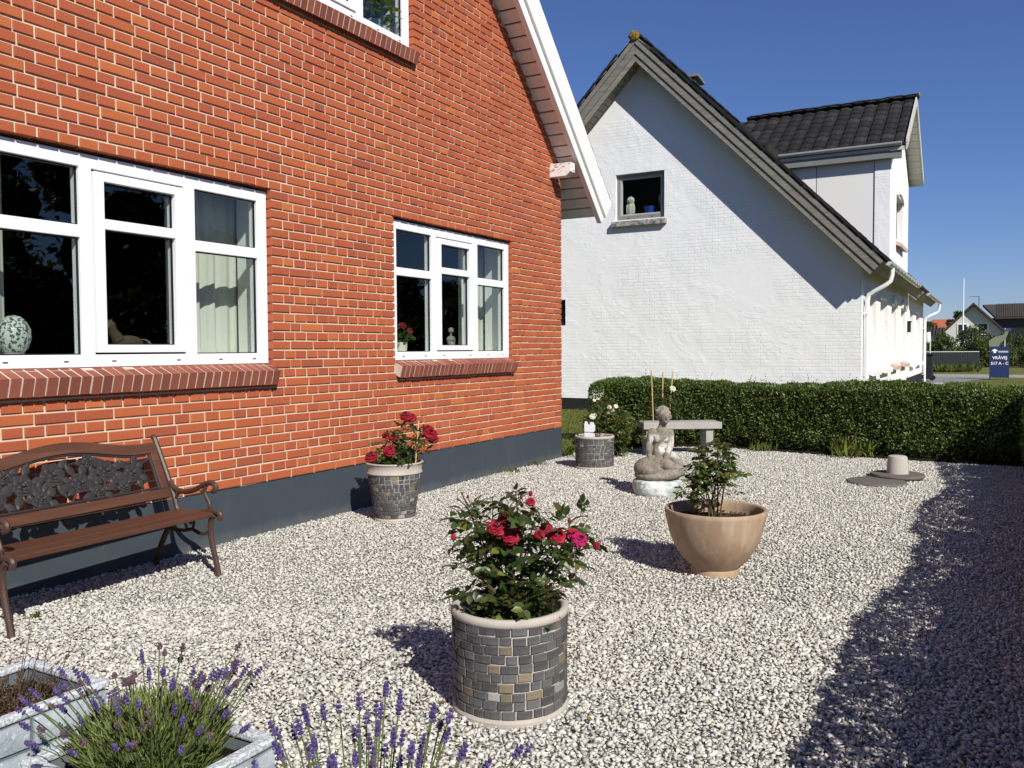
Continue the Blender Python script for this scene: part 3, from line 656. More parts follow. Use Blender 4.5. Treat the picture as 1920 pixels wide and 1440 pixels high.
q = MB(); q.prism([(.13*math.cos(a), 0, .09*math.sin(a)) for a in [math.pi*k/8 for k in range(9)]]+[(-.1, 0, -.03), (.1, 0, -.03)], (0, .40, 0)); me = q.mesh('ridge_tile', MAT['rooftile'], True, 40)
for i in range(11): obj('ridge_tile', me, droof, Matrix.Translation((DXC, DY-.05+i*.38, DZR+.175+(i%2)*.012)))
m = MB(); m.ell((DXC, DY-.05, DZR+.215), (.10, .03, .07), 10, 8); m.build('ridge_end', MAT['lichen'], droof, True)
def gutter(name, a, b, r, parent, open_dir):
    a, b = Vector(a), Vector(b); ax = (b-a).normalized(); up = Vector((0,0,1)); sd = ax.cross(up); n = 8; V = []; F = []
    for P in (a, b):
        for rr in (r, r-.006):
            for k in range(n+1):
                q = math.pi*k/n; V.append(P+sd*rr*math.cos(q)-up*rr*math.sin(q))
    w_ = n+1
    for k in range(n): F += [(k, k+1, 2*w_+k+1, 2*w_+k), (w_+k+1, w_+k, 3*w_+k, 3*w_+k+1)]
    F += [(0, w_, 3*w_, 2*w_), (n, 2*w_+n, 3*w_+n, w_+n), tuple(range(w_)), tuple(range(3*w_-1, 2*w_-1, -1))]
    m = MB(); m.add(V, F); return m.build(name, MAT['zinc'], parent, True)
gutter('gutter', (DX0-.26, DY+.1, DZ0+.16), (DX0-.26, .15, DZ0+.16), .075, droof, 0)
m = MB(); m.box(DX0-.20, DX0+.0, DY+.12, .6, DZ0-.16, DZ0+.09); m.build('fascia', MAT['greyframe'], droof)
gutter('gutter', (VX+.02, -2.815, 2.80), (14.1, -2.815, 2.80), .07, rf1, 0); gutter('gutter', (17.5, -2.815, 2.80), (23.5, -2.815, 2.80), .07, rf2, 0)
for k in range(11):
    m = MB(); m.tube([(VX+.35+k*.62, -2.74, 2.84), (VX+.35+k*.62, -2.78, 2.725), (VX+.35+k*.62, -2.87, 2.745), (VX+.35+k*.62, -2.885, 2.81)], .008, 4); m.build('gutter_bracket', MAT['zinc'], rf1)
def downpipe(x, xw):
    m = MB(); m.tube([(x,-2.815,2.76),(x,-2.815,2.62),(x,-2.79,2.50),(x-.02,-2.72,2.43),(xw,-2.52,2.32),(xw,-2.42,2.26),(xw,-2.40,2.14),(xw,-2.40,1.9),(xw,-2.40,-.1)], .042, 12); p = m.build('downpipe', MAT['whitemetal'] , white, True)
    for z in (.35, 1.9): b = MB(); b.box(xw-.06, xw+.06, -2.42, -2.33, z, z+.03); b.build('pipe_bracket', MAT['whitemetal'], p)
downpipe(7.98, 7.98); downpipe(23.2, 22.9)
m = MB(); m.box(17.05, 17.15, WY-.09, WY, 1.70, 1.98).box(17.03,17.17,WY-.11,WY,1.98,2.01); m.build('wall_lamp', MAT['blackplinth'], white)
m = MB(); m.box(18.2, 20.4, -3.3, -2.33, -.1, .18); m.build('door_step', MAT['concrete'], white)
# ================================================================== gravel stones
def _stone():
    k = NT('gravel_stone'); rv = k.rnd('island')
    c = k.ramp(rv, [(0, (.18,.175,.16)), (.05, (.31,.303,.28)), (.20, (.445,.433,.395)), (.50, (.545,.528,.475)), (.62, (.57,.515,.42)), (.72, (.615,.592,.53)), (.92, (.70,.678,.62)), (1, (.80,.785,.735))])
    c = k.mix(k.ramp(k.noise(150, 3), [(.4, 0), (.75, .35)]), c, (.33,.32,.31))
    return k.done(c, .8, .25)
MAT['stone'] = _stone()
ICO_V = np.array([(0,-.5257,.8507),(0,.5257,.8507),(0,-.5257,-.8507),(0,.5257,-.8507),(.8507,0,.5257),(.8507,0,-.5257),(-.8507,0,.5257),(-.8507,0,-.5257),(-.5257,.8507,0),(.5257,.8507,0),(-.5257,-.8507,0),(.5257,-.8507,0)])
ICO_F = []
for a in range(12):
    for b in range(a+1, 12):
        for c in range(b+1, 12):
            if all(abs(np.linalg.norm(ICO_V[i]-ICO_V[j])-1.0515) < .01 for i, j in ((a,b),(b,c),(a,c))):
                n_ = np.cross(ICO_V[b]-ICO_V[a], ICO_V[c]-ICO_V[a]); ICO_F.append((a,b,c) if n_@ICO_V[a] > 0 else (a,c,b))
ICO_F = np.array(ICO_F)
OCT_V = np.array([(1,0,0),(-1,0,0),(0,1,0),(0,-1,0),(0,0,1),(0,0,-1)], float); OCT_F = np.array([(0,2,4),(2,1,4),(1,3,4),(3,0,4),(2,0,5),(1,2,5),(3,1,5),(0,3,5)])
nrg = np.random.default_rng(11)
def stones(P, S, BV, BF):
    N = len(P); K = len(BV)
    J = BV[None]*(1+nrg.uniform(-.34, .24, (N, K, 1)))+nrg.normal(0, .14, (N, K, 3))
    J *= (S[:, None, None]*np.stack([nrg.uniform(.8, 1.25, N), nrg.uniform(.7, 1.0, N), nrg.uniform(.32, .52, N)], -1)[:, None, :])
    q = nrg.normal(size=(N, 4)); q[:, 1:3] *= .26; q /= np.linalg.norm(q, axis=1, keepdims=True); w_, x, y, z = q.T
    M = np.stack([1-2*(y*y+z*z), 2*(x*y-z*w_), 2*(x*z+y*w_), 2*(x*y+z*w_), 1-2*(x*x+z*z), 2*(y*z-x*w_), 2*(x*z-y*w_), 2*(y*z+x*w_), 1-2*(x*x+y*y)], -1).reshape(N, 3, 3)
    V = np.einsum('nij,nkj->nki', M, J)+P[:, None, :]
    return V.reshape(-1, 3), (BF[None]+(np.arange(N)*K)[:, None, None]).reshape(-1, 3)
POLY = np.array([(-13,-6.0),(1.55,-6.0),(1.6,-4.2),(1.75,-2.6),(1.95,-1.6),(1.6,-.9),(.9,-.35),(.35,-.05),(.1,.0),(-13,.0)])
def inside(P):
    x, y = P[:, 0], P[:, 1]; r_ = np.zeros(len(P), bool)
    for i in range(len(POLY)):
        (x1, y1), (x2, y2) = POLY[i], POLY[(i+1) % len(POLY)]
        c = ((y1 > y) != (y2 > y)); r_ ^= c & (x < (x2-x1)*(y-y1)/(y2-y1+1e-12)+x1)
    return r_
def scatter(pitch):
    gx = np.arange(-9.2, 2.0, pitch); gy = np.arange(-5.1, 0, pitch); X, Y = np.meshgrid(gx, gy); P = np.stack([X.ravel(), Y.ravel()], -1); P += nrg.uniform(-.62, .62, P.shape)*pitch
    P = P[inside(P)]; d = P-np.array([CAM.x, CAM.y]); fw = d@np.array([_f.x, _f.y]); rt = d@np.array([_r.x, _r.y])
    ok = (fw > 1.7) & (np.abs(rt) < fw*.62+.55); return P[ok], fw[ok]
Pn, fn = scatter(.0138); nr = fn < 4.3; Pn = Pn[nr]
Pf, ff = scatter(.0173); Pf = Pf[ff >= 4.3]
und = lambda P: .0025*np.sin(P[:, 0]*2.3+P[:, 1])+.002*np.sin(P[:, 1]*3.1-P[:, 0]*1.3)
z = lambda P: np.concatenate([P, (und(P)+nrg.uniform(-.005, .003, len(P)))[:, None]], 1)
hf = nrg.random(len(Pn)) < .6; S1 = nrg.lognormal(math.log(.0090), .30, len(Pn)).clip(.0045, .020); Z1 = z(Pn)
V1, F1 = stones(Z1[hf], S1[hf], ICO_V, ICO_F); V3, F3 = stones(Z1[~hf], S1[~hf]*1.05, OCT_V, OCT_F); F1 = np.concatenate([F1, F3+len(V1)]); V1 = np.concatenate([V1, V3])
V2, F2 = stones(z(Pf), nrg.lognormal(math.log(.0103), .27, len(Pf)).clip(.006, .016), OCT_V*1.06, OCT_F)
print('stones', len(Pn), len(Pf))
g = obj('gravel', np_mesh('gravel', np.concatenate([V1, V2]), np.concatenate([F1, F2+len(V1)]), MAT['stone']))
tag(g, 'pale grey and white crushed gravel covering the yard', 'gravel', kind='stuff')

# ================================================================== tile-clad pots
def _slate():
    k = NT('slate_tile'); rv = k.rnd('object')
    c = k.ramp(rv, [(0, (.062,.060,.060)), (.55, (.092,.090,.089)), (.90, (.120,.117,.115)), (.93, (.16,.13,.088)), (.975, (.22,.175,.11)), (.985, (.26,.25,.24)), (1, (.33,.32,.30))], 'LINEAR')
    c = k.mix(k.ramp(k.noise(22, 6, .7), [(.5, 0), (.78, .45)]), c, (.20,.195,.185))
    return k.done(c, .68, .3, k.bump(k.noise(35, 6, .7, k.co((1, 1, 2.2))), .55, .008))
MAT['slate'] = _slate()
MAT['grout'] = simple('pale_grout', (.44,.415,.385), .95, .1, .15, 20, 80, .4)
MAT['potrim'] = simple('pale_clay_rim', (.42,.378,.335), .9, .15, .22, 12, 60, .35)
def tiled_pot(x, y, H, r0, r1, z_t0, z_t1, rows, rim, label, seed, tw=.052):
    rg = random.Random(seed); t = thing('plant_pot', label, 'plant pot', (x, y, 0), 'slate tiled pots')
    rr = lambda z: r0+(r1-r0)*z/H
    m = MB(); m.lathe([(rr(0)-.012, -.02), (rr(0)-.001, .03), (rr(H)-.001, H-.03), (rr(H)-.03, H-.03), (rr(.1)-.03, .1)], 48, (x, y, 0)); body = m.build('body', MAT['grout'], t, True)
    m = MB(); m.lathe([(rr(0)-.03, -.02), (rr(0)+.010, -.02), (rr(0)+.011, .012), (rr(0)+.004, .022), (rr(0)-.03, .024)], 48, (x, y, 0), True); m.build('base_ring', MAT['potrim'], t, True)
    m = MB(); m.lathe([(a, b) for a, b in rim], 56, (x, y, 0), True, .004); m.build('rim', MAT['potrim'], t, True, angle=50)
    m = MB(); zs = H-.055; m.lathe([(.02, zs+.012), (rr(H)*.5, zs+.004), (rr(H)-.02, zs-.006), (rr(H)-.02, zs-.05), (.02, zs-.05)], 32, (x, y, 0), wob=.0); m.build('soil', MAT['darksoil'], t, True)
    rh = (z_t1-z_t0)/rows; meshes = {}
    for i in range(rows):
        zc = z_t0+(i+.5)*rh; r_ = rr(zc); circ = 2*math.pi*r_; n = int(round(circ/tw)); a = rg.uniform(0, 6.28); ws = [rg.uniform(.72, 1.28) for _ in range(n)]; tot = sum(ws)
        for w_ in ws:
            da = 2*math.pi*w_/tot; wl = round((da*r_-.0052)/.003)*.003; key = (wl,)
            if key not in meshes:
                b = MB(); hw, hh = wl/2, rh/2-.0025; c_ = .0018; sag = hw*hw/(2*r_)
                V = []
                for d_, ins in ((-.008, 0), (.0035, 0), (.0055, c_)):
                    for xx, zz in ((-hw+ins,-hh+ins),(0,-hh+ins),(hw-ins,-hh+ins),(hw-ins,hh-ins),(0,hh-ins),(-hw+ins,hh-ins)): V.append((xx, d_-(sag if abs(xx) > 1e-6 else 0), zz))
                F = [(12,13,16,17),(13,14,15,16)]+[(s*6+k, s*6+(k+1)%6, (s+1)*6+(k+1)%6, (s+1)*6+k) for s in (0,1) for k in range(6)]
                F = [f[::-1] for f in F]
                b.add(V, F); meshes[key] = b.mesh('tile', MAT['slate'])
            am = a+da/2; lean = math.atan2(r1-r0, H)
            M = Matrix.Translation((x+r_*math.cos(am), y+r_*math.sin(am), zc+rg.uniform(-.0025, .0025))) @ Matrix.Rotation(am-math.pi/2, 4, 'Z') @ Matrix.Rotation(-lean+rg.uniform(-.03, .03), 4, 'X') @ Matrix.Rotation(rg.uniform(-.035, .035), 4, 'Y')
            obj('tile', meshes[key], body, M @ Matrix.Translation((0, rg.uniform(-.0012, .0012), 0))); a += da
    return t
def rim_roll(r, H): return [(r-.022, H-.034), (r+.003, H-.029), (r+.009, H-.021), (r+.009, H-.007), (r+.002, H+.001), (r-.012, H+.001), (r-.020, H-.006)]
P1 = (-6.484, -2.963); P2 = (-3.925, -.50); P3 = (-.625, -.70); PB = (-4.32, -3.095); PS = (-1.92, -1.88)
tiled_pot(*P1, .368, .200, .206, .022, .344, 10, rim_roll(.206, .368), 'round slate tiled pot in the foreground holding the red rose bush', 1)
rim2 = [(.190, .36), (.202, .352), (.213, .358), (.214, .366), (.208, .374), (.214, .425), (.222, .432), (.220, .440), (.206, .440), (.196, .425)]
tiled_pot(*P2, .435, .146, .212, .022, .350, 11, rim2, 'tapered slate tiled pot with wide pale rim against the brick wall', 2, .042)
tiled_pot(*P3, .350, .203, .207, .022, .326, 10, rim_roll(.207, .350), 'slate tiled pot at the house corner with a white ornament in it', 3)
# ================================================================== clay bowl
def _clay():
    k = NT('tan_clay'); c = k.mix(k.ramp(k.noise(4, 6, .6), [(.35, 0), (.65, 1)]), (.31,.215,.140), (.42,.305,.205))
    c = k.mix(k.ramp(k.noise(3, 5, .6, k.co((6, 6, .9))), [(.50, 0), (.70, .5)]), c, (.52,.42,.32)); c = k.mix(k.ramp(k.noise(9, 5), [(.6, 0), (.8, .4)]), c, (.25,.15,.09))
    return k.done(c, .72, .3, k.bump(k.noise(60, 5), .12, .003))
MAT['clay'] = _clay()
bowl = thing('clay_bowl', 'large tan clay bowl planter on a small foot holding a young rose', 'planter', (*PB, 0))
m = MB(); m.lathe([(.10, -.015), (.136, -.015), (.139, .018), (.134, .034), (.150, .050), (.196, .100), (.236, .165), (.262, .235), (.277, .30), (.286, .345), (.289, .362), (.284, .372), (.272, .372), (.264, .362), (.262, .33), (.25, .29), (.10, .27)], 64, (*PB, 0)); m.build('bowl', MAT['clay'], bowl, True, angle=55)
m = MB(); rg = random.Random(4); n = 40; vs = [(PB[0], PB[1], .312)]; fs = []
for j in range(1, 8):
    for k in range(n):
        r_ = .262*j/7; q = 2*math.pi*k/n; vs.append((PB[0]+r_*math.cos(q), PB[1]+r_*math.sin(q), .312-.014*(j/7)**2+(rg.uniform(-.008, .008) if j < 7 else 0)))
fs += [(0, 1+k, 1+(k+1)%n) for k in range(n)]+[(1+(j-1)*n+k, 1+j*n+k, 1+j*n+(k+1)%n, 1+(j-1)*n+(k+1)%n) for j in range(1, 7) for k in range(n)]
m.add(vs, fs); m.build('soil', MAT['soil'], bowl)
# soil crumbs
Pc = np.array([(PB[0]+r_*math.cos(q), PB[1]+r_*math.sin(q), .312) for r_, q in [(math.sqrt(rg.random())*.25, rg.uniform(0, 6.28)) for _ in range(900)]]); Vc, Fc = stones(Pc, nrg.uniform(.003, .009, len(Pc)), OCT_V, OCT_F)
obj('soil_crumbs', np_mesh('soil_crumbs', Vc, Fc, MAT['soil']), bowl, None, 'stuff')
# ================================================================== statue
RZ = Matrix.Rotation(math.atan2(_r.y, _r.x), 4, 'Z')      # local x = towards the right of the picture, y = away
def loc(base, u, d, z): return Vector((base[0], base[1], 0))+RZ@Vector((u, d, z))
def _statue():
    k = NT('weathered_cast_stone'); c = k.mix(k.ramp(k.noise(14, 6, .65), [(.35, 0), (.65, 1)]), (.17,.145,.115), (.30,.27,.225))
    geo = k.n('NewGeometry'); sp = k.n('SeparateXYZ'); k.l(geo.outputs['Position'], sp.inputs[0])
    pale = k.math('MULTIPLY', k.ramp(k.noise(5.5, 5, .6, dist=.5), [(.51, 0), (.60, 1)]), k.ramp(sp.outputs[2], [(.30, .0), (.36, 1), (.60, 1), (.78, .55)]))
    c = k.mix(pale, c, (.60,.585,.54)); c = k.mix(k.ramp(k.noise(60, 5, .7), [(.52, 0), (.66, .75)]), c, (.075,.068,.058))
    return k.done(c, .95, .15, k.bump(k.noise(70, 6, .7), .6, .006))
MAT['statue'] = _statue()
def remeshed(mb, name, mat, parent, voxel, smooth_it=6, disp=None):
    o = mb.build(name, mat, parent, True, angle=180)
    r_ = o.modifiers.new('remesh', 'REMESH'); r_.mode = 'VOXEL'; r_.voxel_size = voxel; r_.use_smooth_shade = True
    s = o.modifiers.new('smooth', 'SMOOTH'); s.factor = .6; s.iterations = smooth_it
    if disp:
        tx = bpy.data.textures.new(name+'_relief', 'CLOUDS'); tx.noise_scale = disp[0]; d = o.modifiers.new('relief', 'DISPLACE'); d.texture = tx; d.strength = disp[1]; d.mid_level = .5; d.texture_coords = 'GLOBAL'
    return o
def limb(m, pts, rad):     # tapered chain with round joints
    m.tube(pts, rad, 12)
    for p, r_ in zip(pts, rad): m.ell(p, (r_, r_, r_), 12, 8)
m = MB(); L = lambda u, d, z: loc(PS, u, d, z)
# seat mass and draped hips
rot = (0, 0, math.atan2(_r.y, _r.x))
m.ell(L(-.055, 0, .225), (.155, .150, .105), 20, 12, rot); m.ell(L(.09, -.01, .195), (.150, .140, .075), 20, 12, rot); m.ell(L(0, 0, .165), (.205, .165, .060), 20, 10, rot)
limb(m, [L(-.04, -.05, .285), L(.06, -.10, .275), L(.20, -.085, .215)], [.062, .056, .038])         # near thigh and knee
limb(m, [L(.03, .02, .315), L(.13, .015, .325), L(.20, -.02, .250)], [.058, .050, .036])            # far thigh, raised knee
limb(m, [L(.20, -.085, .205), L(.10, -.135, .175), L(.02, -.145, .165)], [.038, .034, .022])
# torso
limb(m, [L(.005, 0, .31), L(.010, -.005, .40), L(.028, -.005, .48), L(.036, -.002, .545)], [.076, .062, .070, .056])
m.ell(L(.030, 0, .515), (.088, .058, .060), 16, 10, rot); m.ell(L(-.004, -.058, .487), (.030, .028, .030), 12, 8, rot); m.ell(L(.064, -.056, .487), (.030, .028, .030), 12, 8, rot)
m.ell(L(.008, -.045, .37), (.055, .040, .060), 14, 10, rot)
limb(m, [L(.040, 0, .565), L(.050, -.005, .625)], [.038, .034])
m.ell(L(-.045, 0, .545), (.040, .040, .040), 12, 8, rot); m.ell(L(.112, 0, .540), (.040, .040, .040), 12, 8, rot)
limb(m, [L(-.050, 0, .545), L(-.072, -.010, .44), L(-.068, -.015, .335)], [.037, .032, .026])       # arm propped on the hip
limb(m, [L(.115, 0, .54), L(.112, -.035, .43), L(.060, -.105, .325)], [.036, .031, .025])           # arm across the lap
for i, (du_, ln) in enumerate(((-.020, .040), (-.008, .046), (.004, .046), (.015, .038))): limb(m, [L(.060+du_*.6, -.110, .322), L(.045+du_, -.132, .312), L(.040+du_, -.140, .312-ln*.6)], [.010, .009, .007])
limb(m, [L(.066, -.105, .33), L(.082, -.128, .312)], [.010, .008])
for du_ in (-.020, -.007, .006, .018): limb(m, [L(-.068+du_*.5, -.02, .325), L(-.070+du_, -.045, .305)], [.010, .008])
# head: face turned to the camera's right
H = L(.060, -.010, .690); m.ell(H, (.057, .064, .076), 20, 14, rot)
m.ell(L(.066, -.050, .678), (.042, .034, .052), 14, 10, rot); m.ell(L(.069, -.084, .680), (.0095, .014, .022), 8, 8, rot); m.ell(L(.068, -.072, .640), (.019, .014, .014), 10, 8, rot)
for s_ in (-1, 1): m.ell(L(.066+s_*.022, -.064, .699), (.015, .010, .006), 8, 6, rot); m.ell(L(.062+s_*.058, 0, .680), (.010, .016, .022), 8, 8, rot)
m.ell(L(.068, -.073, .6575), (.014, .009, .0045), 8, 6, rot)
statue = tag(remeshed(m, 'statue', MAT['statue'], None, .0055, 3, (.02, .004)), 'weathered stone statue of a seated woman on the round white block', 'statue')
def _hair():
    return MAT['statue']
hb = MB(); hb.ell(L(.054, .024, .716), (.064, .058, .060), 18, 12, rot)
for i in range(70):
    a = random.Random(i); q = a.uniform(0, 6.28); e = a.uniform(-.1, 1.5); v = Vector((math.cos(q)*math.cos(e)*.064, math.sin(q)*math.cos(e)*.062, math.sin(e)*.060))
    if v.y < -.018 and v.z < .040: continue
    p = L(.054, .020, .714)+RZ@v; hb.ell(p, (.009, .009, .009), 6, 5)
remeshed(hb, 'hair', MAT['statue'], statue, .005, 1)
def _pedestal():
    k = NT('whitewashed_stone'); c = k.mix(k.ramp(k.noise(7, 6, .65), [(.40, 0), (.60, 1)]), (.40,.44,.42), (.70,.74,.72)); c = k.mix(k.ramp(k.noise(16, 6, .7), [(.54, 0), (.68, .85)]), c, (.14,.15,.14))
    return k.done(c, .95, .1, k.bump(k.noise(30, 6), .7, .012))
MAT['pedestal'] = _pedestal()
m = MB(); m.lathe([(.05, -.02), (.195, -.02), (.212, .02), (.222, .07), (.216, .118), (.200, .130), (.05, .131)], 40, (*PS, 0), wob=.018); tag(remeshed(m, 'round_stone_block', MAT['pedestal'], None, .009, 2, (.06, .014)), 'round whitewashed stone block under the statue', 'stone block')
# ================================================================== stone bench by the hedge
sb = thing('stone_bench', 'plain pale stone bench in front of the hedge behind the statue', 'bench', (.85, -1.2, 0))
e1 = Vector((.54, -.84, 0)).normalized(); e2 = Vector((.84, .54, 0)).normalized(); ez_ = Vector((0, 0, 1)); c0 = Vector((.50, -.85, 0))
m = MB(); m.obox(c0+e1*.465+e2*.16+ez_*.362, (e1, e2, ez_), (.475, .165, .040)); m.build('seat_slab', MAT['concrete'], sb, bevel=.006)
for s_ in (.075, .80): m = MB(); m.obox(c0+e1*s_+e2*.16+ez_*.155, (e1, e2, ez_), (.045, .13, .166)); m.build('leg', MAT['concrete'], sb, bevel=.006)
# ================================================================== well cover
def _wcone():
    k = NT('sandy_concrete'); c = k.mix(k.noise(4, 5), (.38,.35,.305), (.46,.43,.38)); c = k.mix(k.ramp(k.noise(3, 4, .6, k.co((9, 9, .6))), [(.55, 0), (.75, .4)]), c, (.33,.265,.20)); return k.done(c, .95, .1, k.bump(k.noise(60, 5), .3, .004))
MAT['sandy'] = _wcone(); MAT['disc'] = simple('dark_weathered_disc', (.135,.12,.105), .95, .1, .25, 10, 50, .5)
wc = (-.02, -3.665)
m = MB(); m.lathe([(.03, .05), (.104, .05), (.102, .06), (.090, .205), (.084, .222), (.070, .228), (.02, .228)], 32, (*wc, 0)); tag(m.build('stone_post', MAT['sandy'], None, True), 'short sandy stone stump standing on the round slabs', 'stone post')
m = MB(); m.lathe([(.03, .020), (.245, .020), (.252, .036), (.245, .052), (.03, .056)], 44, (wc[0], wc[1], 0), wob=.01); tag(m.build('round_slab', MAT['disc'], None, True), 'upper round weathered slab carrying the sandy stump', 'slab', 'round slabs')
m = MB(); m.lathe([(.03, -.03), (.27, -.03), (.275, .012), (.262, .024), (.03, .028)], 44, (-.40, -3.52, 0), wob=.015); tag(m.build('round_slab', MAT['disc'], None, True), 'lower round dark slab half sunk in the gravel', 'slab', 'round slabs')
# ================================================================== cast iron garden bench
bench = thing('garden_bench', 'brown wooden garden bench with cast rose back panel against the brick wall', 'bench', (-6.3, -.35, 0))
ang = math.atan2(.046, 1.232); BM = Matrix.Translation((-5.752, 0, 0)) @ Matrix.Rotation(ang, 4, 'Z'); LB = 1.222
def B(s, y, z): return BM @ Vector((-s, y, z))            # s = metres to the left of the right-hand end
# slanted back plane: from (y=-.285,z=.385) to (y=-.105,z=.74)
def BK(s, h, off=0):
    y0, z0, y1, z1 = -.268, .385, -.112, .745; t = h/math.hypot(y1-y0, z1-z0); n = Vector((0, -(z1-z0), (y1-y0))).normalized()
    return B(s, y0+(y1-y0)*t+n.y*off, z0+(z1-z0)*t+n.z*off)
HB = math.hypot(.156, .36)
def plank(name, pts_s, y0, y1, z0, z1, mat=MAT['benchwood']):
    m = MB(); s0, s1 = pts_s; ps = [B(s0,y0,z0),B(s1,y0,z0),B(s1,y1,z0),B(s0,y1,z0)]; m.prism(ps, (0,0,z1-z0)); return m.build(name, mat, bench, bevel=.005)
for y0, y1, z in ((-.585,-.505,.346), (-.498,-.425,.351), (-.418,-.345,.347), (-.338,-.280,.340)): plank('seat_slat', (.015, LB-.015), y0, y1, z-.010, z+.016)
def backboard(name, poly, t=.024):      # poly: (s,h) outline on the back plane
    m = MB(); P = [BK(s, h, t/2) for s, h in poly]; n = BK(0, 0, 1)-BK(0, 0, 0); m.prism(P[::-1], -n*t); return m.build(name, MAT['benchwood'], bench, bevel=.004)
backboard('back_rail', [(.02,.045),(LB-.02,.045),(LB-.02,.102),(.02,.102)])
def arch(s):
    q = (s-LB/2)/(LB/2); return max(0, math.cos(min(1, abs(q)/.72)*math.pi/2))**1.6*.058
N = 28; top = [(.02+(LB-.04)*k/N, HB-.004+arch(.02+(LB-.04)*k/N)) for k in range(N+1)]; bot = [(s, h-.062) for s, h in top]
m = MB(); n = BK(0,0,1)-BK(0,0,0)
for k in range(N):
    a, b, c, d = bot[k], bot[k+1], top[k+1], top[k]; P = [BK(*q, .013) for q in (a, b, c, d)]; Q = [BK(*q, -.013) for q in (a, b, c, d)]
    m.add(P+Q, [(3,2,1,0),(4,5,6,7),(0,1,5,4),(2,3,7,6)]+([(0,4,7,3)] if k == 0 else [])+([(1,2,6,5)] if k == N-1 else []))
m.build('top_rail', MAT['benchwood'], bench)
for s in (.022, LB-.072): backboard('back_stile', [(s,.102),(s+.05,.102),(s+.05,HB-.064),(s,HB-.064)])
# cast panel
panel = MB(); s0, s1, h0 = .075, LB-.075, .105
fr = [(s0,h0),(s1,h0)]
def rod(m, pts, r_, off=0): m.tube([BK(s, h, off) for s, h in pts], r_, 6)
rod(panel, [(s0,h0+.008),(s1,h0+.008)], .008); rod(panel, [(s0+.006,h0),(s0+.006,HB-.066)], .008); rod(panel, [(s1-.006,h0),(s1-.006,HB-.066)], .008)
rod(panel, [(s, h-.068) for s, h in top if s0 <= s <= s1], .008)
rgb = random.Random(21)
def stem(pts): rod(panel, pts, .0065, .002)
pn = panel.build('back_panel', MAT['castpanel'], bench, True)
def petal_shape(m, c, ang_, ln, wd, lift=.006, off=.0, fold=.004):
    s, h = c; ca, sa = math.cos(ang_), math.sin(ang_); n_ = 6; V = []; 
    prof = [(0, .12), (.18, .62), (.42, 1), (.66, .82), (.86, .42), (1, .02)]
    for t, w_ in prof:
        for k, o_ in ((-1, 0), (0, fold), (1, 0)):
            x, y = ln*t, wd*w_*k/2; V.append((s+ca*x-sa*y, h+sa*x+ca*y, off+o_+lift*math.sin(t*2.4)))
    top_ = [BK(*v) for v in V]; bt = [BK(v[0], v[1], off-.006) for v in V]; nn = len(V); F = []
    for i in range(len(prof)-1):
        for k in range(2): a = i*3+k; F += [(a, a+1, a+4, a+3), (nn+a+3, nn+a+4, nn+a+1, nn+a)]
        F += [(i*3, i*3+3, nn+i*3+3, nn+i*3), (i*3+5, i*3+2, nn+i*3+2, nn+i*3+5)]
    m.add(top_+bt, F)
def cast_rose(s, h, r_):
    m = MB()
    for ring, (rr, n_, of) in enumerate(((1.0, 6, 0), (.72, 5, .006), (.46, 4, .011))):
        for k in range(n_): a = 2*math.pi*(k+ring*.4)/n_; petal_shape(m, (s+math.cos(a)*r_*rr*.22, h+math.sin(a)*r_*rr*.22), a, r_*rr*.80, r_*rr*.95, .006, of, .002)
    m.ell(BK(s, h, .016), (r_*.2, r_*.2, r_*.2), 8, 6); m.build('cast_rose', MAT['castpanel'], pn, True)
def cast_leaf(s, h, a, ln, wd): m = MB(); petal_shape(m, (s, h), a, ln, wd, .005, 0, .005); m.build('cast_leaf', MAT['castpanel'], pn, True)
roses = [(.225,.225,.062),(.385,.262,.066),(.555,.215,.062),(.70,.280,.070),(.875,.245,.066),(1.03,.19,.060),(.305,.15,.042),(.79,.160,.046),(1.10,.28,.05),(.475,.33,.040),(.46,.15,.040),(.95,.30,.040)]
for s, h, r_ in roses: cast_rose(s, h, r_)
for s, h, r_ in roses:
    for k in range(7):
        a = rgb.uniform(-.3, .3)+k*.9; cs, ch_ = s+math.cos(a)*r_*.7, h+math.sin(a)*r_*.7; ln = rgb.uniform(.060, .095)
        ts, th = cs+math.cos(a)*ln, ch_+math.sin(a)*ln
        if s0+.005 < ts < s1-.005 and h0 < th < HB-.055+arch(ts)*.9: cast_leaf(cs, ch_, a, ln, rgb.uniform(.035, .05))
stems = [[(s0,.30),(.15,.27),(.215,.235),(.30,.16),(.36,h0)],[(.385,.262),(.45,.30),(.52,.335),(.60,HB-.07)],[(.56,.215),(.60,.16),(.64,h0)],[(.70,.28),(.76,.20),(.80,.165),(.83,h0)],[(.875,.245),(.95,.30),(1.0,.33)],[(1.03,.19),(.98,.14),(.96,h0)],[(1.10,.28),(s1,.31)],[(.215,.235),(.16,.33),(.15,HB-.07)],[(.385,.262),(.42,.18),(.46,h0)]]
for p in stems: st = MB(); st.tube([BK(s, h, -.001) for s, h in p], .0065, 6); st.build('cast_stem', MAT['castpanel'], pn, True)
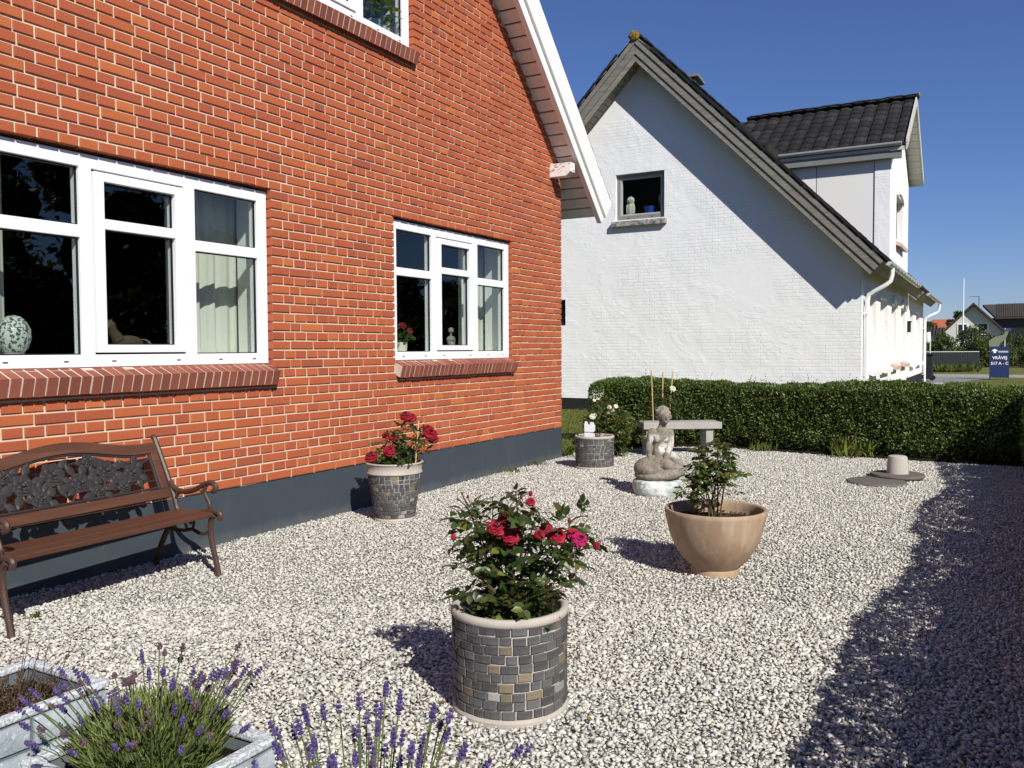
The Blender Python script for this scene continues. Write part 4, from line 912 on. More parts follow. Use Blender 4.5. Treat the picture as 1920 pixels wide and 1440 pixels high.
# cast iron ends
def end_frame(s):
    m = MB(); r_ = .015
    P = lambda pts: [B(s, y, z) for y, z in pts]
    def sm(pts, k=4):      # Catmull-Rom smoothing
        out = []; q = [pts[0]]+pts+[pts[-1]]
        for i in range(1, len(q)-2):
            for t in [j/k for j in range(k)]:
                a, b, c, d = q[i-1], q[i], q[i+1], q[i+2]
                out.append(tuple(.5*((2*b[n_])+(-a[n_]+c[n_])*t+(2*a[n_]-5*b[n_]+4*c[n_]-d[n_])*t*t+(-a[n_]+3*b[n_]-3*c[n_]+d[n_])*t**3) for n_ in (0, 1)))
        return out+[pts[-1]]
    f = m.tube(P(sm([(-.605,-.01),(-.590,.06),(-.563,.16),(-.548,.25),(-.556,.315),(-.585,.345)])), [.020,.018,.017]+[.016]*16+[.018,.018], 8).build('front_leg', MAT['castiron'], bench, True)
    m = MB(); m.tube(P(sm([(-.085,-.01),(-.110,.07),(-.160,.17),(-.215,.25),(-.270,.325)])), .017, 8).build('rear_leg', MAT['castiron'], bench, True)
    m = MB(); m.tube(P(sm([(-.622,.318),(-.628,.345),(-.605,.362),(-.54,.362),(-.44,.350),(-.345,.335),(-.285,.352),(-.262,.41),(-.225,.50),(-.165,.63),(-.115,.735),(-.098,.768),(-.082,.776)])), .016, 8).build('side_frame', MAT['castiron'], bench, True)
    m = MB(); arm = sm([(-.222,.515),(-.262,.478),(-.33,.462),(-.42,.478),(-.50,.515),(-.560,.530),(-.592,.512),(-.590,.488),(-.570,.482)]); m.tube(P(arm), .0155, 8)
    m.tube(P(sm([(-.520,.515),(-.505,.470),(-.535,.420),(-.545,.385),(-.520,.358)])), .011, 8); m.tube(P(sm([(-.505,.470),(-.480,.478),(-.470,.497)])), .009, 6); m.tube(P(sm([(-.300,.462),(-.275,.430),(-.262,.40)])), .010, 6)
    m.build('armrest', MAT['castiron'], bench, True)
    m = MB(); m.tube(P(sm([(-.552,.245),(-.47,.225),(-.40,.245),(-.33,.232),(-.20,.235)])), .011, 6); m.tube(P(sm([(-.40,.245),(-.415,.285),(-.395,.315),(-.375,.292),(-.395,.278)])), .009, 6); m.tube(P(sm([(-.36,.24),(-.345,.275),(-.365,.30)])), .008, 6)
    m.build('stretcher', MAT['castiron'], bench, True)
end_frame(.0); end_frame(LB)
# ================================================================== leaves and flowers
def leaves_np(P, D, N_, Ln, Wd, kind=2, curl=.15):
    """P base points, D axis, N_ normal-ish; kind 2 = folded 2-tri leaf, 6 = oval 6-tri leaf"""
    D = D/np.linalg.norm(D, axis=1, keepdims=True); S = np.cross(D, N_); S /= (np.linalg.norm(S, axis=1, keepdims=True)+1e-9); U = np.cross(S, D)
    Ln = Ln[:, None]; Wd = Wd[:, None]; n = len(P)
    if kind == 2:
        V = np.stack([P, P+D*Ln*.45+S*Wd*.5+U*Wd*.18, P+D*Ln-U*Ln*curl, P+D*Ln*.45-S*Wd*.5+U*Wd*.18], 1); K = 4; F = np.array([(0, 1, 2), (0, 2, 3)])
    else:
        V = np.stack([P, P+D*Ln*.22+S*Wd*.40+U*Wd*.10, P+D*Ln*.62+S*Wd*.46+U*(Wd*.13-Ln*curl*.3), P+D*Ln-U*Ln*curl, P+D*Ln*.62-S*Wd*.46+U*(Wd*.13-Ln*curl*.3), P+D*Ln*.22-S*Wd*.40+U*Wd*.10, P+D*Ln*.5-U*Ln*curl*.2], 1); K = 7
        F = np.array([(0,1,6),(1,2,6),(2,3,6),(3,4,6),(4,5,6),(5,0,6)])
    return V.reshape(-1, 3), (F[None]+(np.arange(n)*K)[:, None, None]).reshape(-1, 3)
def rose_flower_mesh(name, mat, open_=1.0, seed=0):
    rg = random.Random(seed); V = []; F = []
    rings = [(.07, 3, 84), (.16, 4, 76), (.25, 5, 66), (.34, 6, 55), (.43, 7, 42), (.52, 7, 27), (.58, 7, 8)]
    for ri, (rr, n, el) in enumerate(rings):
        el = el*(2-open_) if open_ < 1 else el
        for k in range(n):
            a = 2*math.pi*(k+rg.uniform(-.15, .15))/n+ri*.7; e = R(min(85, el+rg.uniform(-8, 8))); ca, sa = math.cos(a), math.sin(a); L = .34+rr*.50; Wp = .30+rr*.72; b = len(V)
            out = Vector((ca, sa, 0)); side = Vector((-sa, ca, 0)); up = Vector((0, 0, 1)); base = out*rr*.20+up*(.10-ri*.02)
            for i in range(4):
                t = i/3; ang_ = e-(t**2)*R(35 if ri > 1 else 8); c = base+out*(L*t*math.cos(ang_))+up*(L*t*math.sin(ang_))
                wd = Wp*(.35+.65*math.sin(min(1, t*1.15+.12)*math.pi*.62))*(1 if t < 1 else .72)
                for j in range(4):
                    q = (j-1.5)/1.5; V.append(c+Vector((rg.uniform(-1,1), rg.uniform(-1,1), rg.uniform(-1,1)))*.022*t+side*(wd*.5*q)-out*(abs(q)**2*.13*Wp)*(.6+.4*math.sin(e))+up*(rg.uniform(-.02, .02)+.05*abs(q)*t))
            for i in range(3):
                for j in range(3): p = b+i*4+j; F.append((p, p+1, p+5, p+4))
    m = MB(); m.add(V, F); return m.mesh(name, mat, True, 180)
FL = {'red': rose_flower_mesh('flower', MAT['rose_red'], 1, 1), 'dark': rose_flower_mesh('flower', MAT['rose_dark'], 1, 2), 'pink': rose_flower_mesh('flower', MAT['rose_pink'], 1, 3), 'white': rose_flower_mesh('flower', MAT['rose_white'], 1, 4)}
def bud_mesh(mat):
    m = MB(); m.lathe([(.02, -.3), (.20, -.22), (.30, 0), (.27, .25), (.16, .48), (.02, .60)], 8); return m.mesh('bud', mat, True, 60)
BUD = {'red': bud_mesh(MAT['rose_red']), 'dark': bud_mesh(MAT['rose_dark']), 'green': bud_mesh(MAT['stem'])}
def bez(a, b, c, n=7): return [a*(1-t)**2+b*2*t*(1-t)+c*t*t for t in [k/(n-1) for k in range(n)]]
def compound_leaves(anchors, rg, lsize, P, D, N_, Ln, Wd, petioles):
    """rose leaves: a rachis with 5 leaflets"""
    for a, dr in anchors:
        sz = lsize*rg.uniform(.7, 1.2); dr = dr.normalized(); up = Vector((rg.uniform(-.8, .8), rg.uniform(-.8, .8), 1)).normalized(); sd = dr.cross(up).normalized(); L = sz*1.9
        tip = a+dr*L-Vector((0, 0, 1))*L*rg.uniform(.05, .45); petioles.append((a, tip))
        for t, s_ in ((.5, 1), (.5, -1), (.82, 1), (.82, -1), (1, 0)):
            if t == .5 and rg.random() < .25: continue
            p = a.lerp(tip, t); d = (dr*(.55 if s_ else 1)+sd*s_*.9-Vector((0, 0, 1))*rg.uniform(0, .35)).normalized()
            P.append(p); D.append(d); N_.append((up+Vector((rg.uniform(-.5, .5), rg.uniform(-.5, .5), 0)))); Ln.append(sz*rg.uniform(.8, 1.1)); Wd.append(sz*rg.uniform(.58, .74))
def rose_bush(base, zsoil, tips, flowers, buds, label, seed, lsize=.036, leaf='roseleaf', density=1.0, spread=.05, group=None, lo=.18, extra=0, stemr=.0045, qlo=.15):
    """tips/flowers in local (right, away, height above soil)"""
    rg = random.Random(seed); root = thing('rose_bush', label, 'rose bush', (base[0], base[1], zsoil), group); st = MB(); pet = []; P, D, N_, Ln, Wd = [], [], [], [], []; anchors = []
    G = lambda t: loc(base, t[0], t[1], zsoil+t[2])
    ends = [(Vector(t), None) for t in tips]+[(Vector(f[0]), f) for f in flowers]+[(Vector(b[0]), b) for b in buds]
    forks = []
    for t, fl in ends:
        if forks and fl is not None and rg.random() < .75:
            cand = sorted(forks, key=lambda q: (q-t).length+(10 if q.z > t.z-.03 else 0)); s0 = cand[0]
        else: s0 = Vector((rg.uniform(-spread, spread), rg.uniform(-spread, spread), -.01))
        mid = s0.lerp(t, .5)+Vector((0, 0, .06*t.z)) + Vector(((s0.x-t.x)*.18, (s0.y-t.y)*.18, 0)); pts = bez(s0, mid, t, 8)
        forks += [pts[4], pts[5]]; r0 = stemr*rg.uniform(.8, 1.2); W_ = [G(p) for p in pts]; st.tube(W_, [r0*(1-.55*k/7) for k in range(8)], 5)
        n = max(3, int((W_[-1]-W_[0]).length/.030*density))
        for i in range(n):
            q = rg.uniform(lo, .97 if fl is None else .90); k = min(6, int(q*7)); p = W_[k].lerp(W_[k+1], q*7-k); ax = (W_[k+1]-W_[k]).normalized(); a = rg.uniform(0, 6.28); o1 = ax.orthogonal().normalized(); o2 = ax.cross(o1)
            anchors.append((p, o1*math.cos(a)+o2*math.sin(a)+ax*.35))
    for _ in range(extra):
        t = rg.choice(tips); q = rg.uniform(qlo, .8); p = G(Vector(t)*q+Vector((rg.gauss(0, .05), rg.gauss(0, .05), rg.gauss(0, .03)))); anchors.append((p, Vector((rg.uniform(-1, 1), rg.uniform(-1, 1), rg.uniform(-.1, .6)))))
    compound_leaves(anchors, rg, lsize, P, D, N_, Ln, Wd, pet)
    for a, b in pet: st.tube([a, b], .0013, 3, False)
    st.build('stems', MAT['stem'], root, True)
    V, F = leaves_np(np.array(P), np.array(D), np.array(N_), np.array(Ln), np.array(Wd), 6, .12); obj('foliage', np_mesh('foliage', V, F, MAT[leaf], True), root, None, 'stuff')
    for t, kind, sz in flowers:
        e = Euler((rg.uniform(.2, .9), rg.uniform(-.3, .3), math.atan2(_r.y, _r.x)+rg.uniform(-.7, .7)))     # nodding towards the viewer's side
        obj('flower', FL[kind], root, Matrix.LocRotScale(G(Vector(t)), e, Vector((sz, sz, sz))))
    for t, kind, sz in buds: obj('bud', BUD[kind], root, Matrix.LocRotScale(G(Vector(t)), Euler((rg.uniform(-.5, .5), rg.uniform(-.5, .5), 0)), Vector((sz, sz, sz))))
    return root
rg = random.Random(77)
# bush in the front pot: heights above soil (.315)
K1 = 1/505
def px1(x, y, d=0): return ((x-956)*K1, d, (1161-y)*K1)
tips1 = [px1(870,935,.02), px1(890,975,-.05), px1(925,945,.05), px1(960,955,-.06), px1(1010,965,.08), px1(1060,1000,-.04), px1(1100,985,.03), px1(865,1050,-.08), px1(1075,1075,-.10), px1(900,1075,-.12), px1(960,1060,-.14), px1(1030,1060,.12), px1(910,1020,.12), px1(990,1040,.0), px1(1050,1100,-.09), px1(1000,1100,-.14), px1(930,1110,-.13), px1(880,1100,.06), px1(1045,1140,-.13)]
fl1 = [(px1(935,988,-.07),'red',.052), (px1(958,1000,-.09),'red',.046), (px1(948,975,-.02),'red',.042), (px1(925,996,-.05),'red',.036), (px1(1010,1000,-.06),'red',.030), (px1(995,945,-.02),'red',.026), (px1(968,982,-.08),'red',.036), (px1(1040,1003,-.07),'red',.048), (px1(1022,992,-.03),'red',.034), (px1(1083,1011,-.05),'pink',.045), (px1(1072,1006,-.02),'red',.038)]
bd1 = [(px1(855,1011,-.02),'red',.034), (px1(1113,1027,-.03),'red',.042), (px1(995,935,.02),'red',.028), (px1(978,938,.0),'red',.022), (px1(994,950,.0),'red',.024), (px1(1066,985,.02),'red',.024), (px1(916,987,-.02),'red',.024), (px1(870,932,0),'green',.014), (px1(862,942,0),'green',.013), (px1(1098,975,0),'green',.013), (px1(968,930,0),'green',.013), (px1(880,940,.02),'dark',.016)]
rose_bush(P1, .315, tips1, fl1, bd1, 'red rose bush in the round slate pot in the foreground', 3, .039, 'roseleaf', 1.05, .07, None, .08, 70)
# bush in the tapered pot by the wall, soil .38
K2 = 1/246
def px2(x, y, d=0): return ((x-739)*K2, d, (872-y)*K2)
tips2 = [px2(770,790,.0), px2(755,795,.04), px2(785,800,.05), px2(735,810,-.02), px2(715,818,.02), px2(760,825,-.06), px2(725,835,-.10), px2(745,838,-.12), px2(705,845,-.06), px2(775,845,-.10), px2(785,855,.04), px2(755,845,.06), px2(715,835,.08), px2(790,830,-.03), px2(740,850,-.13), px2(765,856,-.12)]
fl2 = [(px2(762,771,-.02),'dark',.068), (px2(772,775,.02),'dark',.056), (px2(809,803,-.06),'dark',.080), (px2(803,797,.0),'dark',.064), (px2(813,814,-.02),'dark',.062), (px2(734,833,-.12),'red',.070), (px2(698,846,-.05),'dark',.075), (px2(738,812,-.04),'red',.050), (px2(724,807,-.02),'dark',.046)]
rose_bush(P2, .378, tips2, fl2, [(px2(752,800,0),'dark',.02)], 'dark red rose bush in the tapered pot against the brick wall', 8, .034, 'roseleaf', 1.5, .07, None, .08, 110)
def cane(name, a, b, r_, label, group=None): m = MB(); m.tube([a, Vector(a).lerp(Vector(b), .5), b], r_, 7); return tag(m.build(name, MAT['bamboo'], None, True), label, 'cane', group)
cane('bamboo_cane', loc(P2, .165, -.09, .36), loc(P2, .195, -.06, .755), .0055, 'thin bamboo cane stuck in the tapered pot by the brick wall')
# young rose in the clay bowl, soil .31
K3 = 1/326
def px3(x, y, d=0): return ((x-1341)*K3, d, (970-y)*K3)
tips3 = [px3(1300,862,.0), px3(1290,885,-.06), px3(1325,830,.03), px3(1345,818,0), px3(1360,832,-.05), px3(1310,845,.06), px3(1372,862,.04), px3(1350,850,-.08), px3(1285,905,.02), px3(1335,860,-.10), px3(1365,885,-.02), px3(1318,880,.1)]
rose_bush(PB, .312, tips3, [], [(px3(1348,826,0),'green',.015)], 'young rose with light green leaves in the tan clay bowl', 12, .034, 'youngleaf', 1.3, .035, None, .52, 24, .0048, .62)
# rose shrub with small cream flowers standing behind the corner pot
K4 = 1/166
def px4(x, y, d=0): return ((x-1160)*K4, d, (862-y)*K4)
tips4 = [px4(1105+7*i+rg.uniform(-6,6), 745+abs(i-9)*4+rg.uniform(-16,30), rg.uniform(-.25,.25)) for i in range(20)]+[px4(1100+rg.uniform(0,110), rg.uniform(770,830), rg.uniform(-.3,.1)) for _ in range(26)]
fl4 = [(px4(1125,781,-.2),'white',.060), (px4(1131,780,-.15),'white',.04), (px4(1160,764,-.1),'white',.045), (px4(1157,775,-.1),'white',.045), (px4(1166,770,-.1),'white',.04), (px4(1174,763,-.05),'white',.04), (px4(1130,750,-.1),'white',.03), (px4(1137,748,-.1),'white',.03)]
rose_bush((.42, -.42), 0, tips4, fl4, [], 'leafy rose shrub with small cream flowers between corner pot and hedge', 15, .032, 'youngleaf', 1.4, .2, None, .12, 160)
# low green plant in the corner pot and the white ornament
tips5 = [(rg.uniform(-.15,.15), rg.uniform(-.12,.12), rg.uniform(.03,.10)) for _ in range(9)]
rose_bush(P3, .30, tips5, [], [], 'small leafy plant low in the corner pot', 16, .022, 'roseleaf', 1.2, .1, None, .1, 10)
m = MB(); q = loc(P3, -.065, -.10, .31)
m.prism([q+RZ@Vector(v) for v in ((-.058,0,.0),(.058,0,.0),(.060,0,.062),(.045,0,.070),(-.055,0,.078))], RZ@Vector((0,.035,0))); m.prism([q+RZ@Vector(v) for v in ((-.055,0,.086),(.040,0,.078),(.062,0,.095),(.064,0,.155),(.048,0,.168),(.052,0,.185),(.012,0,.190),(.002,0,.158),(-.012,0,.170),(-.020,0,.195),(-.048,0,.198),(-.056,0,.165))], RZ@Vector((0,.035,0)))
m.prism([q+RZ@Vector(v) for v in ((-.008,.008,-.06),(.008,.008,-.06),(.008,.008,.09),(-.008,.008,.09))], RZ@Vector((0,.018,0)))
tag(m.build('garden_ornament', simple('weathered_white_paint', (.56,.58,.61), .6, .3, .12, 14, 40, .2), None, bevel=.005), 'white cracked flat ornament stuck in the corner pot', 'ornament')
# tripod of canes with a dark plant behind the statue
tp = (1.28, -.79)
for i, (xa, ya, xb, yb) in enumerate(((1221,705,1228,765), (1245,709,1243,770), (1266,709,1254,778))):
    ka = 1/146; a = loc(tp, (xa-1243)*ka, .1*(i-1), (884-ya)*ka-.21); b = loc(tp, (xb-1243)*ka, .05*(i-1), .02)
    cane('bamboo_cane', b, a, .008, ['left slanting bamboo cane in front of the hedge behind the statue', 'middle upright bamboo cane in front of the hedge behind the statue', 'right slanting bamboo cane in front of the hedge behind the statue'][i], 'canes behind the statue')
tips6 = [(rg.uniform(-.22,.22), rg.uniform(-.1,.1), rg.uniform(.35,.80)) for _ in range(14)]
rose_bush(tp, 0, tips6, [((.13,-.05,.78),'white',.06)], [], 'dark leafed rose growing up the canes behind the statue', 18, .036, 'roseleaf', .9, .08, None, .3, 20)
# ================================================================== hedge
def hedge(path, h, wdt, n_leaf, label, seed, ll=.036, name='hedge', hvar=.05, drop=.05, spr=26, sl=.13):
    """path: centre line; a rounded box of leaves round a dark twiggy core"""
    rgn = np.random.default_rng(seed); pts = np.array(path, float); seg = np.linalg.norm(np.diff(pts, axis=0), axis=1); cum = np.concatenate([[0], np.cumsum(seg)]); tot = cum[-1]
    root = thing(name, label, 'hedge', (*path[0], 0))
    def at(s):
        i = np.clip(np.searchsorted(cum, s, side='right')-1, 0, len(seg)-1); t = (s-cum[i])/seg[i]; p = pts[i]+(pts[i+1]-pts[i])*t[:, None]; d = (pts[i+1]-pts[i])/seg[i][:, None]; return p, d
    # core
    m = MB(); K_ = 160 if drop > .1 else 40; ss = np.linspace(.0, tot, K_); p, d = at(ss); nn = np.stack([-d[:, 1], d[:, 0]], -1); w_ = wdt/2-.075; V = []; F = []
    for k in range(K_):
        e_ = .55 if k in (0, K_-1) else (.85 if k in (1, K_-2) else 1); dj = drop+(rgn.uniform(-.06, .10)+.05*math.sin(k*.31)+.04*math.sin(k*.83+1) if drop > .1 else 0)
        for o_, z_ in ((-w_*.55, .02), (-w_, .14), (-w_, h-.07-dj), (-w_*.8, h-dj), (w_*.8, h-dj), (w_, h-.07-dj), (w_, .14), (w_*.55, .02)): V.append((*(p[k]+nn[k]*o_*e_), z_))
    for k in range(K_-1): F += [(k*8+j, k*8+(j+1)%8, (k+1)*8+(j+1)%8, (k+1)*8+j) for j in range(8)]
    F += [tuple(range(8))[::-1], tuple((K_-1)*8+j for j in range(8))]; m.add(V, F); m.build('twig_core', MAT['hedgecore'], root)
    s = rgn.uniform(-wdt*.35, tot+wdt*.35, n_leaf); sc = np.clip(s, 0, tot); p, d = at(sc); nn = np.stack([-d[:, 1], d[:, 0]], -1)
    # position on the cross-section outline: rounded rectangle
    u = rgn.uniform(0, 1, n_leaf); per = 2*h+wdt; q = u*per; off = np.zeros(n_leaf); zz = np.zeros(n_leaf); no = np.zeros((n_leaf, 2))
    A = q < h; Bm = (q >= h) & (q < h+wdt); Cm = q >= h+wdt
    off[A] = -wdt/2; zz[A] = q[A]; no[A] = (-1, .25); off[Bm] = q[Bm]-h-wdt/2; zz[Bm] = h; no[Bm] = (0, 1); off[Cm] = wdt/2; zz[Cm] = h-(q[Cm]-h-wdt); no[Cm] = (1, .25)
    r_ = .13; dxe = np.maximum(np.abs(off)-(wdt/2-r_), 0); dze = np.maximum(zz-(h-r_), 0); k_ = np.maximum(np.hypot(dxe, dze), 1e-6); cut = np.where(k_ > r_, r_/k_, 1)
    off = np.sign(off)*(np.minimum(np.abs(off), wdt/2-r_)+dxe*cut); zz = np.minimum(zz, h-r_)+dze*cut
    under = np.clip((.16-zz)/.16, 0, 1); off *= 1-.35*under
    lump = .016*np.sin(s*5.1+zz*5+2*np.sin(s*1.3))+.016*np.sin(s*11.7-zz*9+off*6+3*np.sin(s*.7))+.02*np.sin(s*2.3+off*4)+.014*np.sin(s*23+zz*17); inset = rgn.exponential(.035, n_leaf)-.02
    off += np.sign(off)*np.abs(no[:, 0])*(lump-inset); zz += no[:, 1]*(lump*.6-inset*.8)*(zz > h*.8)+hvar*np.sin(s*1.7+1)*(zz/h)*.4
    end = (s < 0) | (s > tot); ed = np.where(s < 0, -s, np.where(s > tot, s-tot, 0)); sh = np.sqrt(np.clip(1-(ed/(wdt*.36))**2, 0.02, 1)); off = off*np.where(end, sh, 1); zz = zz*np.where(end, .75+.25*sh, 1)
    P2_ = p+nn*off[:, None]+d*np.where(s < 0, s, np.where(s > tot, s-tot, 0))[:, None]
    P = np.concatenate([P2_, np.maximum(zz, .02)[:, None]], 1)
    out = np.concatenate([nn*no[:, :1], no[:, 1:]], 1); D = out*.7+rgn.normal(0, .55, (n_leaf, 3))+np.array([0, 0, .35]); Nv = out+rgn.normal(0, .5, (n_leaf, 3))
    V, F = leaves_np(P, D, Nv, rgn.uniform(.7, 1.25, n_leaf)*ll, rgn.uniform(.40, .58, n_leaf)*ll, 2, .1); obj('foliage', np_mesh('foliage', V, F, MAT['hedgeleaf'], False), root, None, 'stuff')
    # sprigs standing above the clipped top
    ns = int(tot*spr); s = rgn.uniform(0, tot, ns); p, d = at(s); nn = np.stack([-d[:, 1], d[:, 0]], -1); o_ = rgn.uniform(-.4, .4, ns)*wdt; PP = []; DD = []
    for k in range(ns):
        b = np.array([*(p[k]+nn[k]*o_[k]), h-.05+hvar*.4*math.sin(s[k]*1.7+1)]); L_ = rgn.uniform(.04, sl)*rgn.choice([.6, 1, 1.5])
        for j in range(7): t = (j+1)/7; PP.append(b+np.array([0, 0, L_*t])+rgn.normal(0, .006, 3)); a = rgn.uniform(0, 6.28); DD.append((math.cos(a), math.sin(a), .8))
    PP = np.array(PP); DD = np.array(DD); V, F = leaves_np(PP, DD, rgn.normal(size=PP.shape)+np.array([0, 0, 1.5]), np.full(len(PP), ll*.85), np.full(len(PP), ll*.4), 2, .1)
    obj('sprigs', np_mesh('sprigs', V, F, MAT['hedgeleaf'], False), root, None, 'stuff'); return root
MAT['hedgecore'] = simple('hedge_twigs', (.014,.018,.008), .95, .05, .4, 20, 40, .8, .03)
hedge([(2.05,.30),(2.15,-.5),(2.20,-1.5),(2.06,-2.4),(1.98,-3.4),(1.95,-4.3),(1.92,-5.2)], .82, .66, 62000, 'clipped green privet hedge in front of the white house', 31)
hedge([(1.55,-5.10),(-.5,-5.16),(-2.5,-5.18),(-4.4,-5.13),(-6.4,-5.10),(-8.6,-5.12)], .80, .66, 60000, 'clipped hedge running back along the right edge of the gravel', 32, .042, 'hedge', .14, .13, 60, .17)
m = MB(); m.prism([(1.55,.6,-.02),(1.65,-.8,-.02),(1.80,-1.6,-.02),(1.58,-2.6,-.02),(1.50,-4.3,-.02),(1.50,-6,-.02),(2.6,-6,-.02),(2.6,.6,-.02)], (0,0,.035)); structure(m.build('soil_strip', MAT['darksoil']), 'dark soil strip under the hedge')
# ================================================================== tufts and weeds
MAT['litter'] = leaf_mat('dry_leaf', [(0, (.09,.055,.025)), (.6, (.22,.14,.05)), (1, (.36,.30,.06))], .7, .1, .2)
def tuft(x, y, n, h, spread, label, seed, mat='grass'):
    rgn = np.random.default_rng(seed); P = np.stack([x+rgn.normal(0, spread, n), y+rgn.normal(0, spread, n), np.full(n, -.005)], 1); D = np.stack([rgn.normal(0, .45, n), rgn.normal(0, .45, n), np.ones(n)], 1)
    V, F = leaves_np(P, D, rgn.normal(size=(n, 3)), rgn.uniform(.5, 1.2, n)*h, np.full(n, h*.10), 2, .3); o = obj('grass_tuft' if mat == 'grass' else 'weed', np_mesh('grass_tuft', V, F, MAT[mat])); return tag(o, label, 'grass' if mat == 'grass' else 'weed', kind='stuff')
tuft(-1.35, -.06, 120, .05, .09, 'low grass tuft at the foot of the plinth right of the tapered pot', 1); tuft(-.75, -.05, 90, .05, .06, 'small grass tuft at the foot of the plinth near the house corner', 2)
tuft(1.62, -3.02, 220, .22, .10, 'tall grass tuft growing out of the hedge bottom', 3); tuft(.30, -.12, 160, .10, .12, 'green weeds at the house corner behind the corner pot', 4)
tuft(1.72, -1.95, 90, .13, .08, 'grass tuft at the hedge bottom right of the stone bench', 5)
def weed(x, y, label, seed, sz=.03):
    rgn = np.random.default_rng(seed); n = 9; a = rgn.uniform(0, 6.28, n); P = np.tile([x, y, .0], (n, 1)); D = np.stack([np.cos(a), np.sin(a), rgn.uniform(.3, .9, n)], 1)
    V, F = leaves_np(P, D, np.tile([0, 0, 1.], (n, 1)), rgn.uniform(.7, 1.2, n)*sz, np.full(n, sz*.6), 6, .2); tag(obj('weed', np_mesh('weed', V, F, MAT['youngleaf'], True)), label, 'weed')
weed(-3.30, -.03, 'tiny green weed by the plinth right of the tapered pot', 1); weed(-6.72, -.45, 'small green weed beside the left bench leg', 2, .04); weed(-3.62, -3.72, 'yellowish leaf lying on the open gravel right of the clay bowl', 3, .02)
# leaf litter
rgn = np.random.default_rng(19); n = 70; P = np.stack([rgn.uniform(-7, .8, n), -4.6+rgn.random(n)**2*3.6, rgn.uniform(.012, .018, n)], 1); V, F = leaves_np(P, np.stack([rgn.normal(size=n), rgn.normal(size=n), rgn.normal(0, .15, n)], 1), np.stack([rgn.normal(0, .3, n), rgn.normal(0, .3, n), np.ones(n)], 1), rgn.uniform(.016, .036, n), rgn.uniform(.010, .018, n), 6, .15)
tag(obj('leaf_litter', np_mesh('leaf_litter', V, F, MAT['litter'])), 'a few dry fallen leaves scattered on the gravel', 'leaves', kind='stuff')
# lawn blades in the gap between the houses
rgn = np.random.default_rng(9); n = 9000; P = np.stack([rgn.uniform(.4, 7.6, n), rgn.uniform(-.6, 3.6, n), np.full(n, -.035)], 1); ok = (P[:, 1] > (P[:, 0]*.2-.9)) & ((P[:, 0] < 1.5) | (P[:, 1] > .4)); P = P[ok]; n = len(P)
V, F = leaves_np(P, np.stack([rgn.normal(0, .5, n), rgn.normal(0, .5, n), np.ones(n)], 1), rgn.normal(size=(n, 3)), rgn.uniform(.03, .06, n), np.full(n, .008), 2, .3); tag(obj('lawn_blades', np_mesh('lawn_blades', V, F, MAT['grass'])), 'sparse grass blades of the lawn between the two houses', 'grass', kind='stuff')
m = MB(); m.obox((.30, -.28, .01), (Vector((.9,-.3,0)), Vector((.3,.9,0)), Vector((0,0,1))), (.16, .045, .035)); m.ell((.12,-.12,.02),(.05,.04,.03),8,6); tag(m.build('edging_stone', MAT['concrete'], None, bevel=.012), 'pale edging stone at the house corner behind the corner pot', 'edging stone')
# ================================================================== planters with lavender and heather
def _faux():
    k = NT('grey_faux_stone'); c = k.mix(k.ramp(k.noise(9, 6, .65), [(.35, 0), (.7, 1)]), (.27,.315,.35), (.44,.485,.515)); c = k.mix(k.ramp(k.noise(80, 4, .7), [(.58, 0), (.70, .8)]), c, (.68,.71,.72)); c = k.mix(k.ramp(k.noise(30, 4), [(.62, 0), (.75, .5)]), c, (.12,.14,.155))
    return k.done(c, .8, .3, k.bump(k.noise(26, 6, .7), .55, .012))
MAT['faux'] = _faux(); MAT['fauxjoint'] = simple('planter_joint', (.13,.15,.165), .9, .1, .2, 20, 40, .3); MAT['fauxrim'] = (lambda k: k.done(k.mix(k.ramp(k.noise(110, 4, .7), [(.46, 0), (.56, 1)]), (.33,.365,.39), (.62,.65,.67)), .7, .3, k.bump(k.noise(90, 5), .5, .006)))(NT('worn_planter_rim'))
